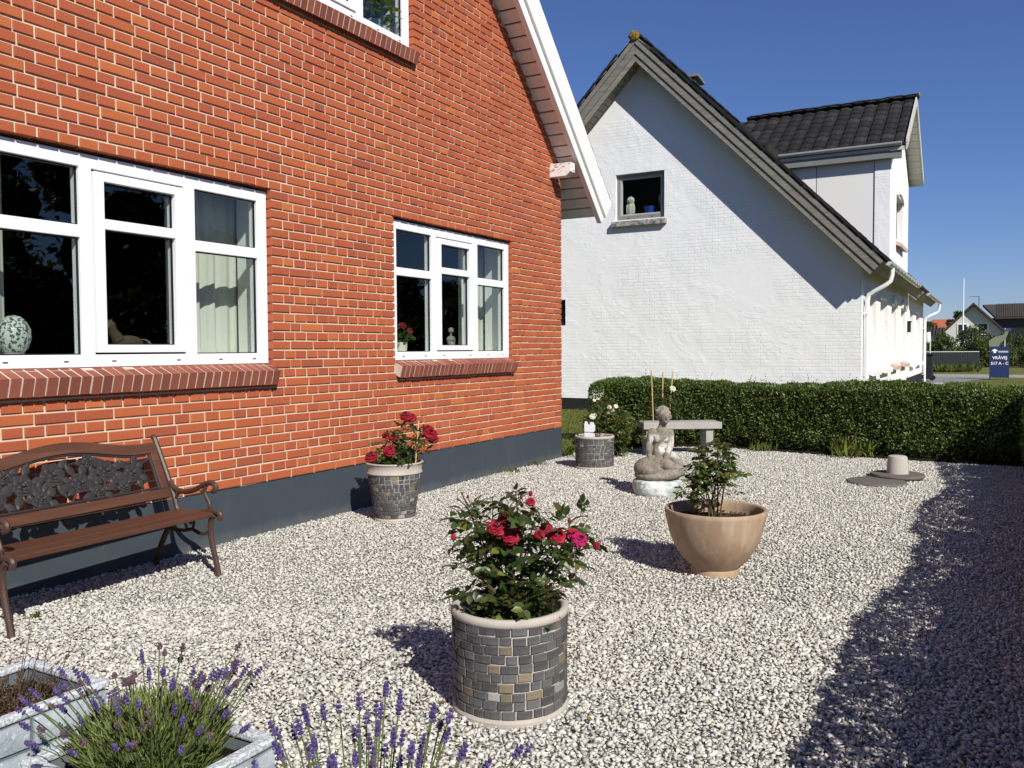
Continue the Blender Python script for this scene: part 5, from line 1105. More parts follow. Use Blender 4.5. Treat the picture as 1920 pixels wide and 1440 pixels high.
def planter(x0, x1, y0, y1, h, label, seed):
    rg = random.Random(seed); t = thing('planter', label, 'planter', ((x0+x1)/2, (y0+y1)/2, 0), 'grey stone-look planters'); w_ = .022
    m = MB(); m.box(x0+.008, x1-.008, y0+.008, y0+w_, -.02, h-.02).box(x0+.008, x1-.008, y1-w_, y1-.008, -.02, h-.02).box(x0+.008, x0+w_, y0+w_, y1-w_, -.02, h-.02).box(x1-w_, x1-.008, y0+w_, y1-w_, -.02, h-.02)
    box_ = m.build('body', MAT['fauxjoint'], t)  # joint colour darkened for recess shade as well as its own tone
    m = MB(); a = .030
    m.box(x0-.002, x1+.002, y0-.002, y0+a, h-.022, h).box(x0-.002, x1+.002, y1-a, y1+.002, h-.022, h).box(x0-.002, x0+a, y0+a, y1-a, h-.022, h).box(x1-a, x1+.002, y0+a, y1-a, h-.022, h); m.build('rim', MAT['fauxrim'], t, bevel=.006)
    m = MB(); m.box(x0+w_, x1-w_, y0+w_, y1-w_, .02, h-.06); m.build('soil', MAT['darksoil'], t)
    # moulded stone blocks on every side: uneven courses with recessed joints
    for (ax, fx, sgn, lo, hi) in (('y', y0+.008, -1, x0+.006, x1-.006), ('y', y1-.008, 1, x0+.006, x1-.006), ('x', x0+.008, -1, y0+.006, y1-.006), ('x', x1-.008, 1, y0+.006, y1-.006)):
        zs = [-.02]
        while zs[-1] < h-.10: zs.append(zs[-1]+rg.uniform(.055, .080))
        zs[-1] = h-.024
        for z0_, z1_ in zip(zs, zs[1:]):
            s = lo
            while s < hi-.01:
                e = min(hi, s+rg.uniform(.09, .20)); e = hi if hi-e < .06 else e; g_ = .0065; j = [rg.uniform(-.012, .012) for _ in range(4)]; dpt = rg.uniform(.010, .017)*sgn
                P_ = [(s+g_, z0_+g_+j[0]*.5), (e-g_, z0_+g_+j[1]*.5), (e-g_, z1_-g_+j[2]*.5), (s+g_, z1_-g_+j[3]*.5)]; cs = sum(p[0] for p in P_)/4; cz = sum(p[1] for p in P_)/4
                Q_ = [(cs+(p[0]-cs)*.90, cz+(p[1]-cz)*.80) for p in P_]
                mk = (lambda p, d: (p[0], fx+d, p[1])) if ax == 'y' else (lambda p, d: (fx+d, p[0], p[1])); b = MB()
                b.add([mk(p, 0) for p in P_]+[mk(p, dpt*.7) for p in P_]+[mk(p, dpt) for p in Q_], [(0,1,5,4),(1,2,6,5),(2,3,7,6),(3,0,4,7),(4,5,9,8),(5,6,10,9),(6,7,11,10),(7,4,8,11),(8,9,10,11)]); b.build('stone_block', MAT['faux'], box_, True, angle=50); s = e
    return t
planter(-7.97, -7.54, -2.17, -1.78, .30, 'grey stone-look planter of dead heather at the left edge', 1)
planter(-7.97, -7.57, -2.89, -2.44, .30, 'grey stone-look planter full of lavender in the lower left', 2)
def lavender(cx, cy, z0, n_st, n_leaf, spread, hmin, hmax, label, seed, dry=.2, tilt=.30, rx=.17):
    rg = random.Random(seed); root = thing('lavender', label, 'lavender', (cx, cy, z0), 'lavender plants'); st = MB(); fl = MB(); dr = MB()
    for i in range(n_st):
        a = rg.uniform(0, 6.28); r_ = math.sqrt(rg.random())*rx; b = Vector((cx+math.cos(a)*r_*.7, cy+math.sin(a)*r_*.7, z0-.02)); H = rg.uniform(hmin, hmax)*(1-.25*(r_/rx)**2); lean = Vector((math.cos(a), math.sin(a), 0))*(r_/rx*tilt*H*rg.uniform(.7, 1.6)+rg.uniform(0, .02)); tp_ = b+Vector((0, 0, H))+lean; mid = b+Vector((0, 0, H*.55))+lean*.35
        pts = bez(b, mid, tp_, 6); st.tube(pts, .0016, 4, False); ax = (pts[-1]-pts[-2]).normalized(); D_ = dr if rg.random() < dry else fl; L = rg.uniform(.018, .032) if D_ is fl else rg.uniform(.010, .016); R_ = rg.uniform(.0042, .0062)*(1.35 if D_ is dr else 1)
        nw = max(3, int(L/.0055)); o1 = ax.orthogonal().normalized(); o2 = ax.cross(o1)
        for j in range(nw):
            t = j/(nw-1); c = tp_+ax*(L*(t-.2)); rr = R_*(.75+.45*math.sin(math.pi*min(1, t*.85+.12))); rr *= (1 if t < .8 else .7)
            for k in range(5): q = 2*math.pi*(k+.5*(j % 2))/5+j; p = c+(o1*math.cos(q)+o2*math.sin(q))*rr*.75; D_.ell(p, (.0027, .0027, .0038), 5, 4)
            D_.ell(c, (rr*.7, rr*.7, .005), 5, 4)
    st.build('stems', MAT['lavstem'], root); 
    if fl.v: fl.build('flower_spikes', MAT['lavflower'], root, kind='stuff')
    if dr.v: dr.build('faded_spikes', MAT['lavdry'], root, kind='stuff')
    rgn = np.random.default_rng(seed); a = rgn.uniform(0, 6.28, n_leaf); r_ = np.sqrt(rgn.random(n_leaf))*rx; zz = rgn.uniform(-.02, spread, n_leaf)*(1-.5*(r_/rx)**2); tl = r_/rx
    P = np.stack([cx+np.cos(a)*r_*(.75+.35*zz/spread), cy+np.sin(a)*r_*(.75+.35*zz/spread), z0+zz], 1); D = np.stack([np.cos(a)*tl*.8, np.sin(a)*tl*.8, np.ones(n_leaf)], 1)+rgn.normal(0, .28, (n_leaf, 3)); V, F = leaves_np(P, D, rgn.normal(size=(n_leaf, 3)), rgn.uniform(.022, .050, n_leaf), rgn.uniform(.0035, .0055, n_leaf), 2, .15); obj('leaves', np_mesh('leaves', V, F, MAT['lavleaf']), root, None, 'stuff')
    return root
MAT['lavstem'] = simple('lavender_stem', (.10,.13,.045), .7, .2, .2, 20, 40, 0)
lavender(-7.77, -2.665, .25, 88, 5200, .165, .17, .285, 'bushy lavender with fading purple spikes in the lower left planter', 5, .34, .62, .195)
planter(-8.14, -7.72, -3.62, -3.20, .30, 'grey stone-look planter just below the lower edge under the lavender', 3)
lavender(-7.93, -3.47, .25, 96, 1800, .14, .24, .365, 'fresh purple lavender spikes rising from the bottom edge of the picture', 6, .06, .45, .23)
# dead heather
rg = random.Random(8); root = thing('dead_heather', 'dry brown heather in the planter at the left edge', 'dead plant', (-7.76, -1.98, .24)); st = MB(); P = []; D = []
for i in range(150):
    a = rg.uniform(0, 6.28); r_ = math.sqrt(rg.random())*.17; b = Vector((-7.76+math.cos(a)*r_*.9, -1.98+math.sin(a)*r_*.9, .235)); H = rg.uniform(.02, .075) if i > 16 else rg.uniform(.10, .20); t = b+Vector((math.cos(a)*r_*.5+rg.uniform(-.05, .05), math.sin(a)*r_*.5+rg.uniform(-.05, .05), H)); pts = bez(b, b.lerp(t, .5)+Vector((0, 0, .02)), t, 5); st.tube(pts, .0013, 3, False)
    for j in range(26 if i > 16 else 5): q = rg.random(); k = min(3, int(q*4)); P.append(pts[k].lerp(pts[k+1], q*4-k)); D.append((rg.uniform(-1, 1), rg.uniform(-1, 1), rg.uniform(-.2, 1)))
st.build('stems', MAT['twig'], root); P = np.array(P); V, F = leaves_np(P, np.array(D), np.random.default_rng(1).normal(size=P.shape), np.random.default_rng(2).uniform(.006, .014, len(P)), np.full(len(P), .0028), 2, .2); obj('dry_leaves', np_mesh('dry_leaves', V, F, MAT['drystem']), root, None, 'stuff')
# ================================================================== far side of the street
def tree(name, cx, cy, h, rx, n, label, seed, leaf=.16, trunk=.12, z_lo=.15, cat='tree', mat='treeleaf', group=None, shape=1.0, tubes=16, core=False):
    rgn = np.random.default_rng(seed); rg = random.Random(seed); root = thing(name, label, cat, (cx, cy, 0), group); tk = MB(); lobes = []
    tk.tube([(cx, cy, -.1), (cx+.05, cy, h*.35), (cx, cy+.05, h*.8)], [trunk, trunk*.7, trunk*.2], 7)
    for i in range(tubes):
        a = rg.uniform(0, 6.28); zz = h*(z_lo+(1-z_lo)*(i+.5)/tubes); q = (zz/h-z_lo)/(1-z_lo); rr = rx*(shape*math.sqrt(max(.04, 1-(2*q-.8)**2/1.6))+(1-shape)*(1-q)); r_ = rr*rg.uniform(.35, .85); c = Vector((cx+math.cos(a)*r_, cy+math.sin(a)*r_, zz*rg.uniform(.92, 1.0))); s_ = rx*rg.uniform(.28, .48)*(1-.35*q); lobes.append((c, s_))
        tk.tube([(cx, cy, max(.05, zz*.55)), Vector((cx, cy, zz*.8)).lerp(c, .5), c], [trunk*.4, trunk*.25, trunk*.08], 5)
    tk.build('trunk', MAT['bark'], root, True)
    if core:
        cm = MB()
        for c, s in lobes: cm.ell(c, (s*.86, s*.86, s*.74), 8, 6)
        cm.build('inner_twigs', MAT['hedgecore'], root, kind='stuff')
    w_ = np.array([s**2 for _, s in lobes]); w_ /= w_.sum(); k = rgn.choice(len(lobes), n, p=w_); C_ = np.array([tuple(c) for c, _ in lobes])[k]; S_ = np.array([s for _, s in lobes])[k]
    d = rgn.normal(size=(n, 3)); d /= np.linalg.norm(d, axis=1, keepdims=True); r_ = np.minimum(rgn.random(n)**.38*1.05+rgn.exponential(.06, n), 1.35); P = C_+d*(S_*r_)[:, None]*np.array([1, 1, .8]); P[:, 2] = np.maximum(P[:, 2], .03)
    V, F = leaves_np(P, d+rgn.normal(0, .7, (n, 3)), rgn.normal(size=(n, 3))+np.array([0, 0, .8]), rgn.uniform(.6, 1.3, n)*leaf, rgn.uniform(.4, .6, n)*leaf, 2, .1); obj('crown', np_mesh('crown', V, F, MAT[mat]), root, None, 'stuff'); return root
MAT['blue'] = simple('navy_sign_panel', (.010,.022,.085), .35, .5, .05, 3, 10, 0); MAT['signwhite'] = simple('white_sign_print', (.80,.80,.82), .5, .3, .02, 3, 10, 0)
def text_mesh(txt, size, bold=.0):
    cu = bpy.data.curves.new('lettering', 'FONT'); cu.body = txt; cu.size = size; cu.extrude = .004; cu.offset = bold; cu.align_x = 'CENTER'; o = bpy.data.objects.new('lettering', cu); COL.objects.link(o)
    me = bpy.data.meshes.new_from_object(o.evaluated_get(bpy.context.evaluated_depsgraph_get())); bpy.data.objects.remove(o); bpy.data.curves.remove(cu); me.materials.clear(); me.materials.append(MAT['signwhite']); me.name = 'lettering'; return me
# --- blue sign: centre of its foot
SG = Vector((30.2, -4.62, 0)); sgx = Vector((.30, -.954, 0)).normalized(); sgy = Vector((.954, .30, 0)); Wd_, Hg = .70, 1.24
sign = thing('street_sign', 'navy blue street sign panel with white lettering standing on the grass', 'sign', tuple(SG))
m = MB(); m.obox(SG+Vector((0, 0, .05+Hg/2)), (sgx, sgy, Vector((0, 0, 1))), (Wd_/2, .04, Hg/2)); m.build('panel', MAT['blue'], sign)
for s_ in (-1, 1): m = MB(); m.obox(SG+sgx*s_*(Wd_/2-.012)+Vector((0, 0, .03)), (sgx, sgy, Vector((0, 0, 1))), (.014, .02, .06)); m.build('post', MAT['blue'], sign)
def on_sign(u, v): M = frame(SG-sgy*.046+sgx*u+Vector((0, 0, .05+v)), sgx, Vector((0, 0, 1)), -sgy); return M
for txt, u, v, sz in (('VRÅVEJ', .0, .735, .168), ('517 A - C', -.005, .515, .160)): obj('lettering', text_mesh(txt, sz, .0016), sign, on_sign(u, v))
lg = MB()      # emblem: a white spreading crown on a short stem, and two rows of small print
pts = [(-.31,1.055),(-.27,1.10),(-.215,1.125),(-.19,1.155),(-.16,1.125),(-.105,1.10),(-.065,1.055),(-.12,1.065),(-.145,1.045),(-.140,.985),(-.235,.985),(-.230,1.045),(-.255,1.065)]
M = on_sign(0, 0); lg.prism([M@Vector((u, v, 0)) for u, v in pts], -sgy*.005); lg.build('emblem', MAT['signwhite'], sign)
eye = MB(); eye.prism([M@Vector((u, v, .0055)) for u, v in ((-.215,1.058),(-.200,1.058),(-.200,1.075),(-.215,1.075))], -sgy*.002); eye.prism([M@Vector((u, v, .0055)) for u, v in ((-.180,1.058),(-.165,1.058),(-.165,1.075),(-.180,1.075))], -sgy*.002); eye.build('emblem_marks', MAT['blue'], sign, kind='stuff')
pr = MB(); rg = random.Random(3)
for v, h_, u1 in ((1.030, .034, .29), (.995, .016, .29)):
    u = -.055
    while u < u1: w_ = rg.uniform(.014, .026)*(1 if h_ > .02 else .7); pr.prism([M@Vector((a, b, 0)) for a, b in ((u, v), (u+w_, v), (u+w_, v+h_*rg.choice((.7, 1))), (u, v+h_*.8))], -sgy*.004); u += w_+.006
pr.build('small_print', MAT['signwhite'], sign, kind='stuff')
# --- second board behind the sign
m = MB(); m.tube([(34.5, -4.83, -.1), (34.5, -4.83, 2.1)], .025, 6); nb = thing('banner_post', 'slim post with a grey green vane and purple tip behind the blue sign', 'post', (34.5, -4.83, 0)); m.build('post', MAT['zinc'], nb)
m = MB(); m.prism([(34.45,-4.60,1.25),(34.45,-4.24,1.25),(34.45,-4.22,1.55),(34.45,-4.45,1.72),(34.45,-4.78,1.80),(34.45,-4.86,1.98),(34.45,-4.98,1.98),(34.45,-4.86,1.60),(34.45,-4.66,1.45)], (.02, 0, 0)); m.build('vane', simple('grey_green_vane', (.20,.23,.17), .6, .3, .1, 4, 10, 0), nb)
m = MB(); m.prism([(34.44,-4.84,1.96),(34.44,-5.06,1.98),(34.44,-5.06,2.10),(34.44,-4.88,2.08)], (.03, 0, 0)); m.build('tip', simple('purple_tip', (.09,.06,.22), .6, .3, .1, 4, 10, 0), nb)
# --- dark board fence
fence = thing('board_fence', 'low dark board fence across the street behind the white house', 'fence', (41, -2, 0)); fa, fb = Vector((40.6, -.6, 0)), Vector((42.1, -3.72, 0)); n = 30; fd = (fb-fa).normalized(); fn_ = Vector((-fd.y, fd.x, 0)); Lf = (fb-fa).length
MAT['fence'] = simple('black_fence_paint', (.016,.017,.020), .7, .3, .3, 6, 30, .3)
bm_ = MB(); bm_.obox((0, 0, .50), (fd, fn_, Vector((0, 0, 1))), (Lf/n/2-.007, .010, .50)); me = bm_.mesh('board', MAT['fence'])
for i in range(n): obj('board', me, fence, Matrix.Translation(fa+fd*(Lf*(i+.5)/n)+Vector((0, 0, random.Random(i).uniform(-.012, .012)))))
for i in range(4): m = MB(); m.obox(fa+fd*(Lf*i/3)+fn_*.05+Vector((0, 0, .5)), (fd, fn_, Vector((0, 0, 1))), (.05, .05, .56)); m.build('post', MAT['fence'], fence)
m = MB(); m.obox(fa+fd*(Lf/2)+Vector((0, 0, 1.03)), (fd, fn_, Vector((0, 0, 1))), (Lf/2, .035, .018)); m.build('cap_rail', MAT['zinc'], fence)
fd2 = Vector((.16, -.987, 0)); 
for i in range(9):
    tuft(40.2+i*.19+random.Random(i).uniform(-.1, .1), -.9-i*.32, 60, .42, .16, 'dry flowering weeds at the foot of the dark board fence, number %s from the left' % ('one two three four five six seven eight nine'.split()[i]), 40+i)
# --- lamp post
lp = thing('lamp_post', 'slim street lamp with white lantern beside the white house corner', 'street lamp', (38.6, -1.60, 0)); m = MB(); m.tube([(38.6, -1.62, -.1), (38.6, -1.62, 1.85)], .035, 8); m.build('pole', MAT['zinc'], lp, True)
m = MB(); m.lathe([(.02, 1.55), (.12, 1.56), (.14, 1.62), (.14, 2.05), (.02, 2.06)], 14, (38.55, -1.50, 0)); m.build('lantern', MAT['signwhite'], lp, True); m = MB(); m.lathe([(.02, 2.06), (.20, 2.08), (.12, 2.18), (.03, 2.24), (.02, 2.34)], 14, (38.55, -1.50, 0)); m.build('cap', MAT['fence'], lp, True); m = MB(); m.lathe([(.02, 1.49), (.11, 1.50), (.12, 1.555), (.02, 1.556)], 12, (38.55, -1.50, 0)); m.build('lower_ring', simple('yellow_ring', (.55,.48,.10), .6, .3, .1, 4, 10, 0), lp, True)
# --- bin behind the downpipe
bn = thing('wheeled_bin', 'dark wheeled bin standing beyond the white house corner', 'bin', (27.5, -2.15, 0)); m = MB(); m.prism([(27.2,-1.85,.06),(27.8,-1.85,.06),(27.8,-2.40,.06),(27.2,-2.40,.06)], (0, 0, .92)); m.build('body', MAT['fence'], bn, bevel=.03); m = MB(); m.obox((27.5, -2.12, 1.01), (Vector((1,0,0)), Vector((0,1,0)), Vector((0,.1,1))), (.34, .32, .035)); m.build('lid', MAT['fence'], bn, bevel=.02)
for x in (27.25, 27.75): m = MB(); m.tube([(x-.03, -2.38, .10), (x+.03, -2.38, .10)], .10, 12); m.build('wheel', MAT['black'], bn)
# --- far grey house with the balcony, flagpole and neighbours
MAT['farwall'] = simple('grey_render', (.60,.585,.55), .9, .1, .05, .4, 4, 0); MAT['fardark'] = simple('dark_opening', (.02,.022,.025), .4, .4, .1, 2, 5, 0); MAT['redroof'] = simple('orange_tile_roof', (.40,.12,.06), .8, .2, .15, 1, 6, .2); MAT['corr'] = simple('dark_corrugated_roof', (.055,.05,.045), .8, .2, .2, 1, 6, .2)
fh = thing('grey_house', 'grey rendered far house with steep dark roof and balcony', 'house', (108, -2, 0)); HX = 110.0
apx, eL, eR = (-2.05, 6.38), (1.95, 2.25), (-6.1, 2.3)
m = MB(); m.prism([(HX, eL[0]-.35, -.1), (HX, eR[0]+.4, -.1), (HX, eR[0]+.4, eR[1]+.3), (HX, apx[0], apx[1]-.1), (HX, eL[0]-.35, eL[1]+.3)], (9, 0, 0)); m.build('wall', MAT['farwall'], fh)
for (a, b) in ((eL, apx), (apx, eR)):
    m = MB(); m.prism([(HX-.8, a[0], a[1]), (HX-.8, b[0], b[1]), (HX-.8, b[0], b[1]+.28), (HX-.8, a[0], a[1]+.28)], (10.5, 0, 0)); m.build('roof', MAT['corr'], fh)
for (y0, y1, z0, z1) in ((-1.35, -.45, 2.9, 4.0), (-3.55, -2.65, 2.85, 4.05)):
    m = MB(); m.box(HX-.06, HX, y0-.15, y1+.15, z0-.12, z1+.15); f = m.build('window', MAT['signwhite'], fh); m = MB(); m.box(HX-.08, HX-.062, y0, y1, z0, z1); m.build('pane', MAT['fardark'], f)
wg = MB(); wg.prism([(HX+2.0, -3.0, 6.2), (HX+2.0, -9.6, 6.3), (HX-.4, -9.6, 4.65), (HX-.4, -4.4, 4.6)], (0, 0, .25)); wr = wg.build('wing_roof', MAT['corr'], fh)
for i in range(22): y = -4.6-i*.235; m = MB(); m.tube([(HX-.42, y, 4.86), (HX+2.0, y, 6.50)], .07, 5); m.build('roof_rib', MAT['corr'], wr)
m = MB(); m.box(HX+.4, HX+6, -9.2, -3.6, -.1, 4.75); m.build('wing_wall', MAT['fardark'], fh); m = MB(); m.box(HX-.2, HX+.3, -9.35, -8.9, 1.6, 4.6); m.build('wing_post', MAT['signwhite'], fh)
m = MB(); m.box(HX-2.2, HX+.3, -13, -8.9, 1.55, 1.75); bal = m.build('balcony', MAT['farwall'], fh)
for i in range(14): m = MB(); y = -9.0-i*.28; m.box(HX-2.18, HX-2.10, y-.05, y+.05, 1.75, 2.6); m.build('baluster', MAT['fence'], bal)
m = MB(); m.box(HX-2.22, HX-2.06, -13, -8.95, 2.6, 2.75); m.build('handrail', MAT['fence'], bal); m = MB(); m.box(HX-2.0, HX-.3, -12.8, -11.5, -.1, 1.55); m.build('balcony_pier', MAT['signwhite'], fh)
m = MB(); m.tube([(HX+1, -2.6, 6.2), (HX+1, -2.6, 7.5)], .04, 5); m.tube([(HX+1, -2.6, 7.45), (HX+.8, -1.6, 7.45)], .03, 4); m.build('antenna', MAT['fence'], fh)
m = MB(); m.tube([(81.4, -1.80, -.1), (81.4, -1.80, 7.65)], [.075, .045], 8); fp = m.build('flagpole', MAT['signwhite'], None, True); tag(fp, 'tall white bare flagpole in front of the grey house', 'flagpole')
nb2 = thing('dark_roofed_house', 'long house with dark ribbed roof left of the grey house', 'house', (90, 3, 0)); m = MB(); m.box(88, 96, 1.0, 12, -.1, 1.6); m.build('wall', MAT['farwall'], nb2); m = MB(); m.prism([(87.5, .2, 1.5), (92, .2, 3.3), (96.5, .2, 1.5)], (0, 12, 0)); m.build('roof', MAT['corr'], nb2)
for i in range(30): y = .3+i*.3; m = MB(); m.tube([(87.45, y, 1.58), (91.95, y, 3.38)], .06, 4); m.build('roof_rib', MAT['corr'], nb2)
nb3 = thing('red_roofed_house', 'distant house with orange tiled roof peeping over the dark roof', 'house', (126, 3, 0)); m = MB(); m.box(124, 131, .6, 3.2, -.1, 3.6); m.build('wall', MAT['farwall'], nb3); m = MB(); m.prism([(123.5, .4, 3.5), (127.5, .4, 5.2), (131.5, .4, 3.5)], (0, 3.1, 0)); m.build('roof', MAT['redroof'], nb3)
# --- shrubs and trees over there
sh = [('shrub', 48, -.2, 1.65, 1.2, 'low round shrub at the left end of the dark fence', 'bush'), ('shrub', 50, -1.5, 1.9, 1.2, 'dense dark shrub right behind the dark fence', 'bush'), ('shrub', 52.5, -3.2, 2.55, 1.35, 'tall spreading shrub in front of the grey house', 'bush'), ('shrub', 54, -4.6, 1.8, 1.3, 'dark shrub behind the blue sign', 'bush'), ('shrub', 57, -5.6, 2.2, 1.2, 'light green shrub right of the blue sign', 'bush'), ('shrub', 60, -7.4, 1.8, 1.5, 'low shrub under the balcony at the right edge', 'bush'), ('shrub', 53, -6.9, 1.5, 1.0, 'small bush at the right picture edge', 'bush')]
for i, (nm, x, y, h, r_, lb, ct) in enumerate(sh): tree(nm, x, y, h, r_, 5200, lb, 60+i, .15, .06, .12, ct, 'shrubleaf')
tree('tree', 122, -.2, 6.0, 1.5, 3000, 'dark tree beyond the roof left of the grey house', 80, .4, .2, .3); tree('tree', 130, -11.5, 5.2, 2.6, 3000, 'round tree beyond the balcony at the right edge', 81, .4, .2, .3)
tree('tree', 119, 3.6, 4.6, 1.4, 1600, 'small far tree above the dark ribbed roof', 82, .4, .15, .3)
# --- trees across the lane to the right: out of the picture, seen mirrored in the panes
for i, (x, y, h, r_) in enumerate(((-3.5,-12.2,5.2,2.2), (-.4,-12.0,5.8,2.3), (2.4,-12.2,5.6,2.2), (5.4,-12.6,4.6,2.0), (8.2,-12.4,3.7,1.8), (10.6,-12.8,4.7,1.5), (13.4,-12.6,3.5,1.9), (16.6,-12.8,3.6,2.0), (-6.6,-12.6,5.0,2.2))):
    tree('garden_tree', x, y, h, r_, 3600, ['dark garden tree across the lane, mirrored in the left window, first in its row','dark garden tree across the lane, tallest of the row mirrored in the windows','dark garden tree across the lane, third of the mirrored row','dark garden tree across the lane, fourth of the mirrored row','low garden tree across the lane, fifth of the mirrored row','slender pointed tree whose outline shows in the small window panes','low garden tree across the lane, seventh of the mirrored row','low garden tree across the lane, last of the mirrored row','dark garden tree across the lane nearest the camera'][i], 90+i, .22, .14, .06, 'tree', 'treeleaf', 'trees across the lane', .55 if i == 5 else 1.0, 24, True)

for i, (x, h) in enumerate(((-9.2,3.1), (-6.8,3.3), (-4.3,3.2), (-1.7,3.0), (1.0,2.8))):  # unseen row added to block sky light and deepen the gravel shadow
    tree('garden_tree', x, -8.6, h, 1.35, 2600, ['round garden tree close behind the near hedge, nearest the camera','round garden tree close behind the near hedge, second from the camera','round garden tree close behind the near hedge, third from the camera','round garden tree close behind the low hedge, fourth from the camera','round garden tree close behind the low hedge, farthest from the camera'][i], 120+i, .17, .10, .05, 'tree', 'treeleaf', 'trees behind the near hedge', 1.0, 20, True)
# ================================================================== things behind the panes
MAT['curtain'] = leaf_mat('white_curtain', [(0, (.70,.70,.64)), (1, (.74,.74,.68))], .9, .2, .1)
def curtain(x0, x1, y, z0, z1, label, folds=7, amp=.022):
    n = 90; V = []; F = []; rg = random.Random(int(abs(x0*100))); ph = [rg.uniform(0, 6.28) for _ in range(3)]
    for j in range(7):
        t = j/6
        for i in range(n+1):
            u = i/n; x = x0+(x1-x0)*u; yy = y+amp*(math.sin(u*folds*6.28+ph[0]+1.3*math.sin(u*5+ph[2])+.25*math.sin(t*3+u*6))+.45*math.sin(u*folds*10.3+ph[1]+t))*(.55+.6*t)*(.7+.4*math.sin(u*7+ph[1])); V.append((x, yy, z1+(z0-z1)*t))
    F = [(j*(n+1)+i, j*(n+1)+i+1, (j+1)*(n+1)+i+1, (j+1)*(n+1)+i) for j in range(6) for i in range(n)]
    m = MB(); m.add(V, F); o = m.build('curtain', MAT['curtain'], None, True, angle=180); s = o.modifiers.new('solid', 'SOLIDIFY'); s.thickness = .0015
    return tag(o, label, 'curtain', 'white curtains')
curtain(-5.10, -4.56, .395, .75, 2.55, 'white curtain behind the right light of the large lower window', 5)
curtain(-6.90, -6.33, .395, .75, 2.55, 'white curtain at the far left of the large lower window', 4)
curtain(-1.62, -1.10, .395, .75, 2.55, 'white curtain behind the right light of the small window', 4)
ZW = 1.199+.06; 
def _egg():
    k = NT('speckled_glaze'); c = k.mix(k.ramp(k.noise(60, 3, .6), [(.50, 0), (.55, 1)]), (.55,.60,.54), (.05,.075,.075)); return k.done(c, .4, .4)
egg = thing('egg_ornament', 'grey speckled egg on a small stand behind the left pane', 'ornament', (-6.39, .22, ZW)); m = MB(); m.lathe([(.004, .018), (.045, .024), (.072, .055), (.088, .105), (.084, .155), (.062, .200), (.034, .225), (.004, .232)], 28, (-6.39, .22, ZW)); m.build('egg', _egg(), egg, True, angle=80)
m = MB(); m.lathe([(.02, 0), (.050, 0), (.052, .008), (.044, .016), (.052, .026), (.03, .026)], 24, (-6.39, .22, ZW)); m.build('stand', MAT['palegrey'], egg, True)
hs = thing('horse_figure', 'brown wooden horse figure on the sill of the large window', 'figurine', (-5.66, .24, ZW)); m = MB(); B0 = Vector((-5.66, .24, ZW))
m.ell(B0+Vector((0, 0, .085)), (.105, .042, .045), 14, 10); m.tube([B0+Vector((-.07, 0, .10)), B0+Vector((-.11, 0, .155)), B0+Vector((-.125, -.01, .205))], [.040, .030, .024], 10); m.tube([B0+Vector((-.120, 0, .205)), B0+Vector((-.165, -.01, .165))], [.026, .015], 8)
for sx, sy in ((-.07, -.02), (-.07, .02), (.075, -.02), (.075, .02)): m.tube([B0+Vector((sx, sy, .07)), B0+Vector((sx+(.02 if sx > 0 else -.015), sy, .035)), B0+Vector((sx, sy, 0))], [.020, .012, .009], 7)
for s_ in (-.008, .008): m.tube([B0+Vector((-.122, s_, .21)), B0+Vector((-.120, s_*1.6, .238))], [.008, .002], 5)
remeshed(m, 'body', simple('driftwood_brown', (.075,.055,.038), .8, .2, .35, 30, 60, .5), hs, .006, 2)
m = MB()
for k in range(9): a = random.Random(k); m.tube(bez(B0+Vector((.098, 0, .105)), B0+Vector((.155+a.uniform(-.01,.02), a.uniform(-.02,.02), .115)), B0+Vector((.175+a.uniform(-.03,.03), a.uniform(-.03,.03), .005)), 6), .003, 4)
m.build('tail', simple('pale_fibre', (.22,.19,.14), .9, .1, .2, 30, 60, 0), hs, kind='stuff')
def sill_plant(x, y, z, r_, h, n, label, seed, fl=(), pot=(.70,.66,.55), leaf='youngleaf', ls=.05):
    root = thing('potted_plant', label, 'houseplant', (x, y, z)); m = MB(); m.lathe([(.02, 0), (r_*.8, 0), (r_, h), (r_*.9, h), (r_*.85, h*.85), (.02, h*.85)], 20, (x, y, z)); m.build('pot', simple('cream_pot', pot, .6, .3, .05, 5, 20, 0), root, True)
    rgn = np.random.default_rng(seed); d = rgn.normal(size=(n, 3)); d[:, 2] = np.abs(d[:, 2])*.9; d /= np.linalg.norm(d, axis=1, keepdims=True); P = np.array([x, y, z+h*1.1])+d*rgn.uniform(.3, 1, n)[:, None]*r_*2.0
    V, F = leaves_np(P, d+rgn.normal(0, .5, (n, 3)), rgn.normal(size=(n, 3))+np.array([0, 0, 1.]), rgn.uniform(.7, 1.2, n)*ls, rgn.uniform(.7, .9, n)*ls, 6, .15); obj('foliage', np_mesh('foliage', V, F, MAT[leaf], True), root, None, 'stuff')
    st = MB()
    for k in range(14): st.tube([(x, y, z+h*.8), tuple(P[k])], .002, 4)
    st.build('stems', MAT['stem'], root, kind='stuff')
    for dx, dz, kind, s_ in fl: obj('flower', FL[kind], root, Matrix.LocRotScale(Vector((x+dx, y-.05, z+dz)), Euler((.6, 0, 0)), Vector((s_, s_, s_))))
sill_plant(-2.84, .24, ZW, .065, .10, 60, 'geranium in a cream pot behind the small window', 1, ((-.03, .25, 'red', .05), (.07, .20, 'red', .05)))
sill_plant(-3.20, .24, 3.925+.06, .10, .13, 150, 'leafy houseplant behind the upper window', 2, (), (.20,.23,.30), 'youngleaf', .085)
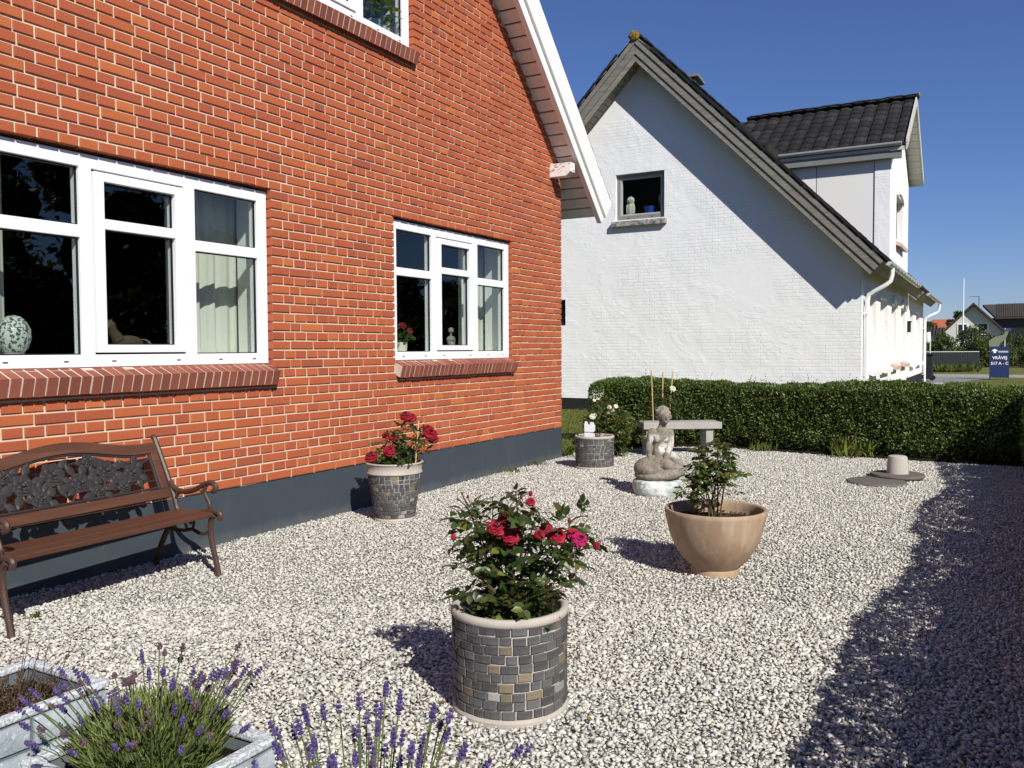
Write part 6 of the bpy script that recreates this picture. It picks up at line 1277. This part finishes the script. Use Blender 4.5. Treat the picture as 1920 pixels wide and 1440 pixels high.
m = MB(); m.lathe([(.01, 0), (.05, 0), (.05, .008), (.010, .02), (.008, .10), (.03, .13), (.06, .20), (.062, .26), (.055, .26), (.02, .14)], 20, (-2.25, .26, ZW)); tag(m.build('glass_vase', MAT['greyframe'], None, True), 'dim grey goblet behind the middle of the small window', 'vase')
m = MB(); m.lathe([(.01, 0), (.045, 0), (.040, .10), (.05, .13), (.035, .16), (.012, .165), (.01, .19), (.028, .205), (.03, .235), (.01, .25)], 18, (-1.98, .26, ZW)); tag(m.build('ornament_bottle', MAT['mossysill'], None, True), 'small round ornament at the right of the small window sash', 'ornament')
# gable window ornaments
ow = Vector((7.75+.24, 2.28, 3.975+.075)); m = MB(); m.ell(ow+Vector((0, 0, .16)), (.07, .085, .17), 14, 10); m.ell(ow+Vector((0, 0, .36)), (.075, .085, .085), 14, 10); m.lathe([(.02, 0), (.085, 0), (.08, .03), (.05, .06), (.02, .06)], 16, tuple(ow))
for s_ in (-1, 1): m.ell(ow+Vector((-.01, s_*.07, .17)), (.05, .03, .13), 10, 8); m.ell(ow+Vector((-.066, s_*.032, .372)), (.016, .024, .024), 8, 6)
m.ell(ow+Vector((-.078, 0, .342)), (.012, .010, .02), 6, 6); tag(remeshed(m, 'white_figurine', simple('glazed_white', (.60,.58,.50), .4, .4, .1, 20, 40, .2), None, .010, 2), 'white figurine on the sill of the white house gable window', 'figurine')
m = MB(); m.lathe([(.01, 0), (.085, 0), (.12, .20), (.11, .20), (.08, .03), (.01, .03)], 20, (7.99, 1.86, 4.05)); tag(m.build('blue_pot', simple('blue_glaze', (.02,.05,.30), .4, .5, .05, 5, 20, 0), None, True), 'blue pot on the sill of the white house gable window', 'pot')
m = MB(); o_ = Vector((7.99, 1.60, 4.05)); m.lathe([(.01, 0), (.07, 0), (.06, .04), (.02, .08), (.03, .20), (.06, .34), (.05, .42), (.01, .44)], 16, tuple(o_)); tag(m.build('slim_figurine', simple('grey_glaze', (.30,.30,.31), .5, .4, .1, 8, 30, .1), None, True), 'slim grey figurine at the right of the gable window', 'figurine')
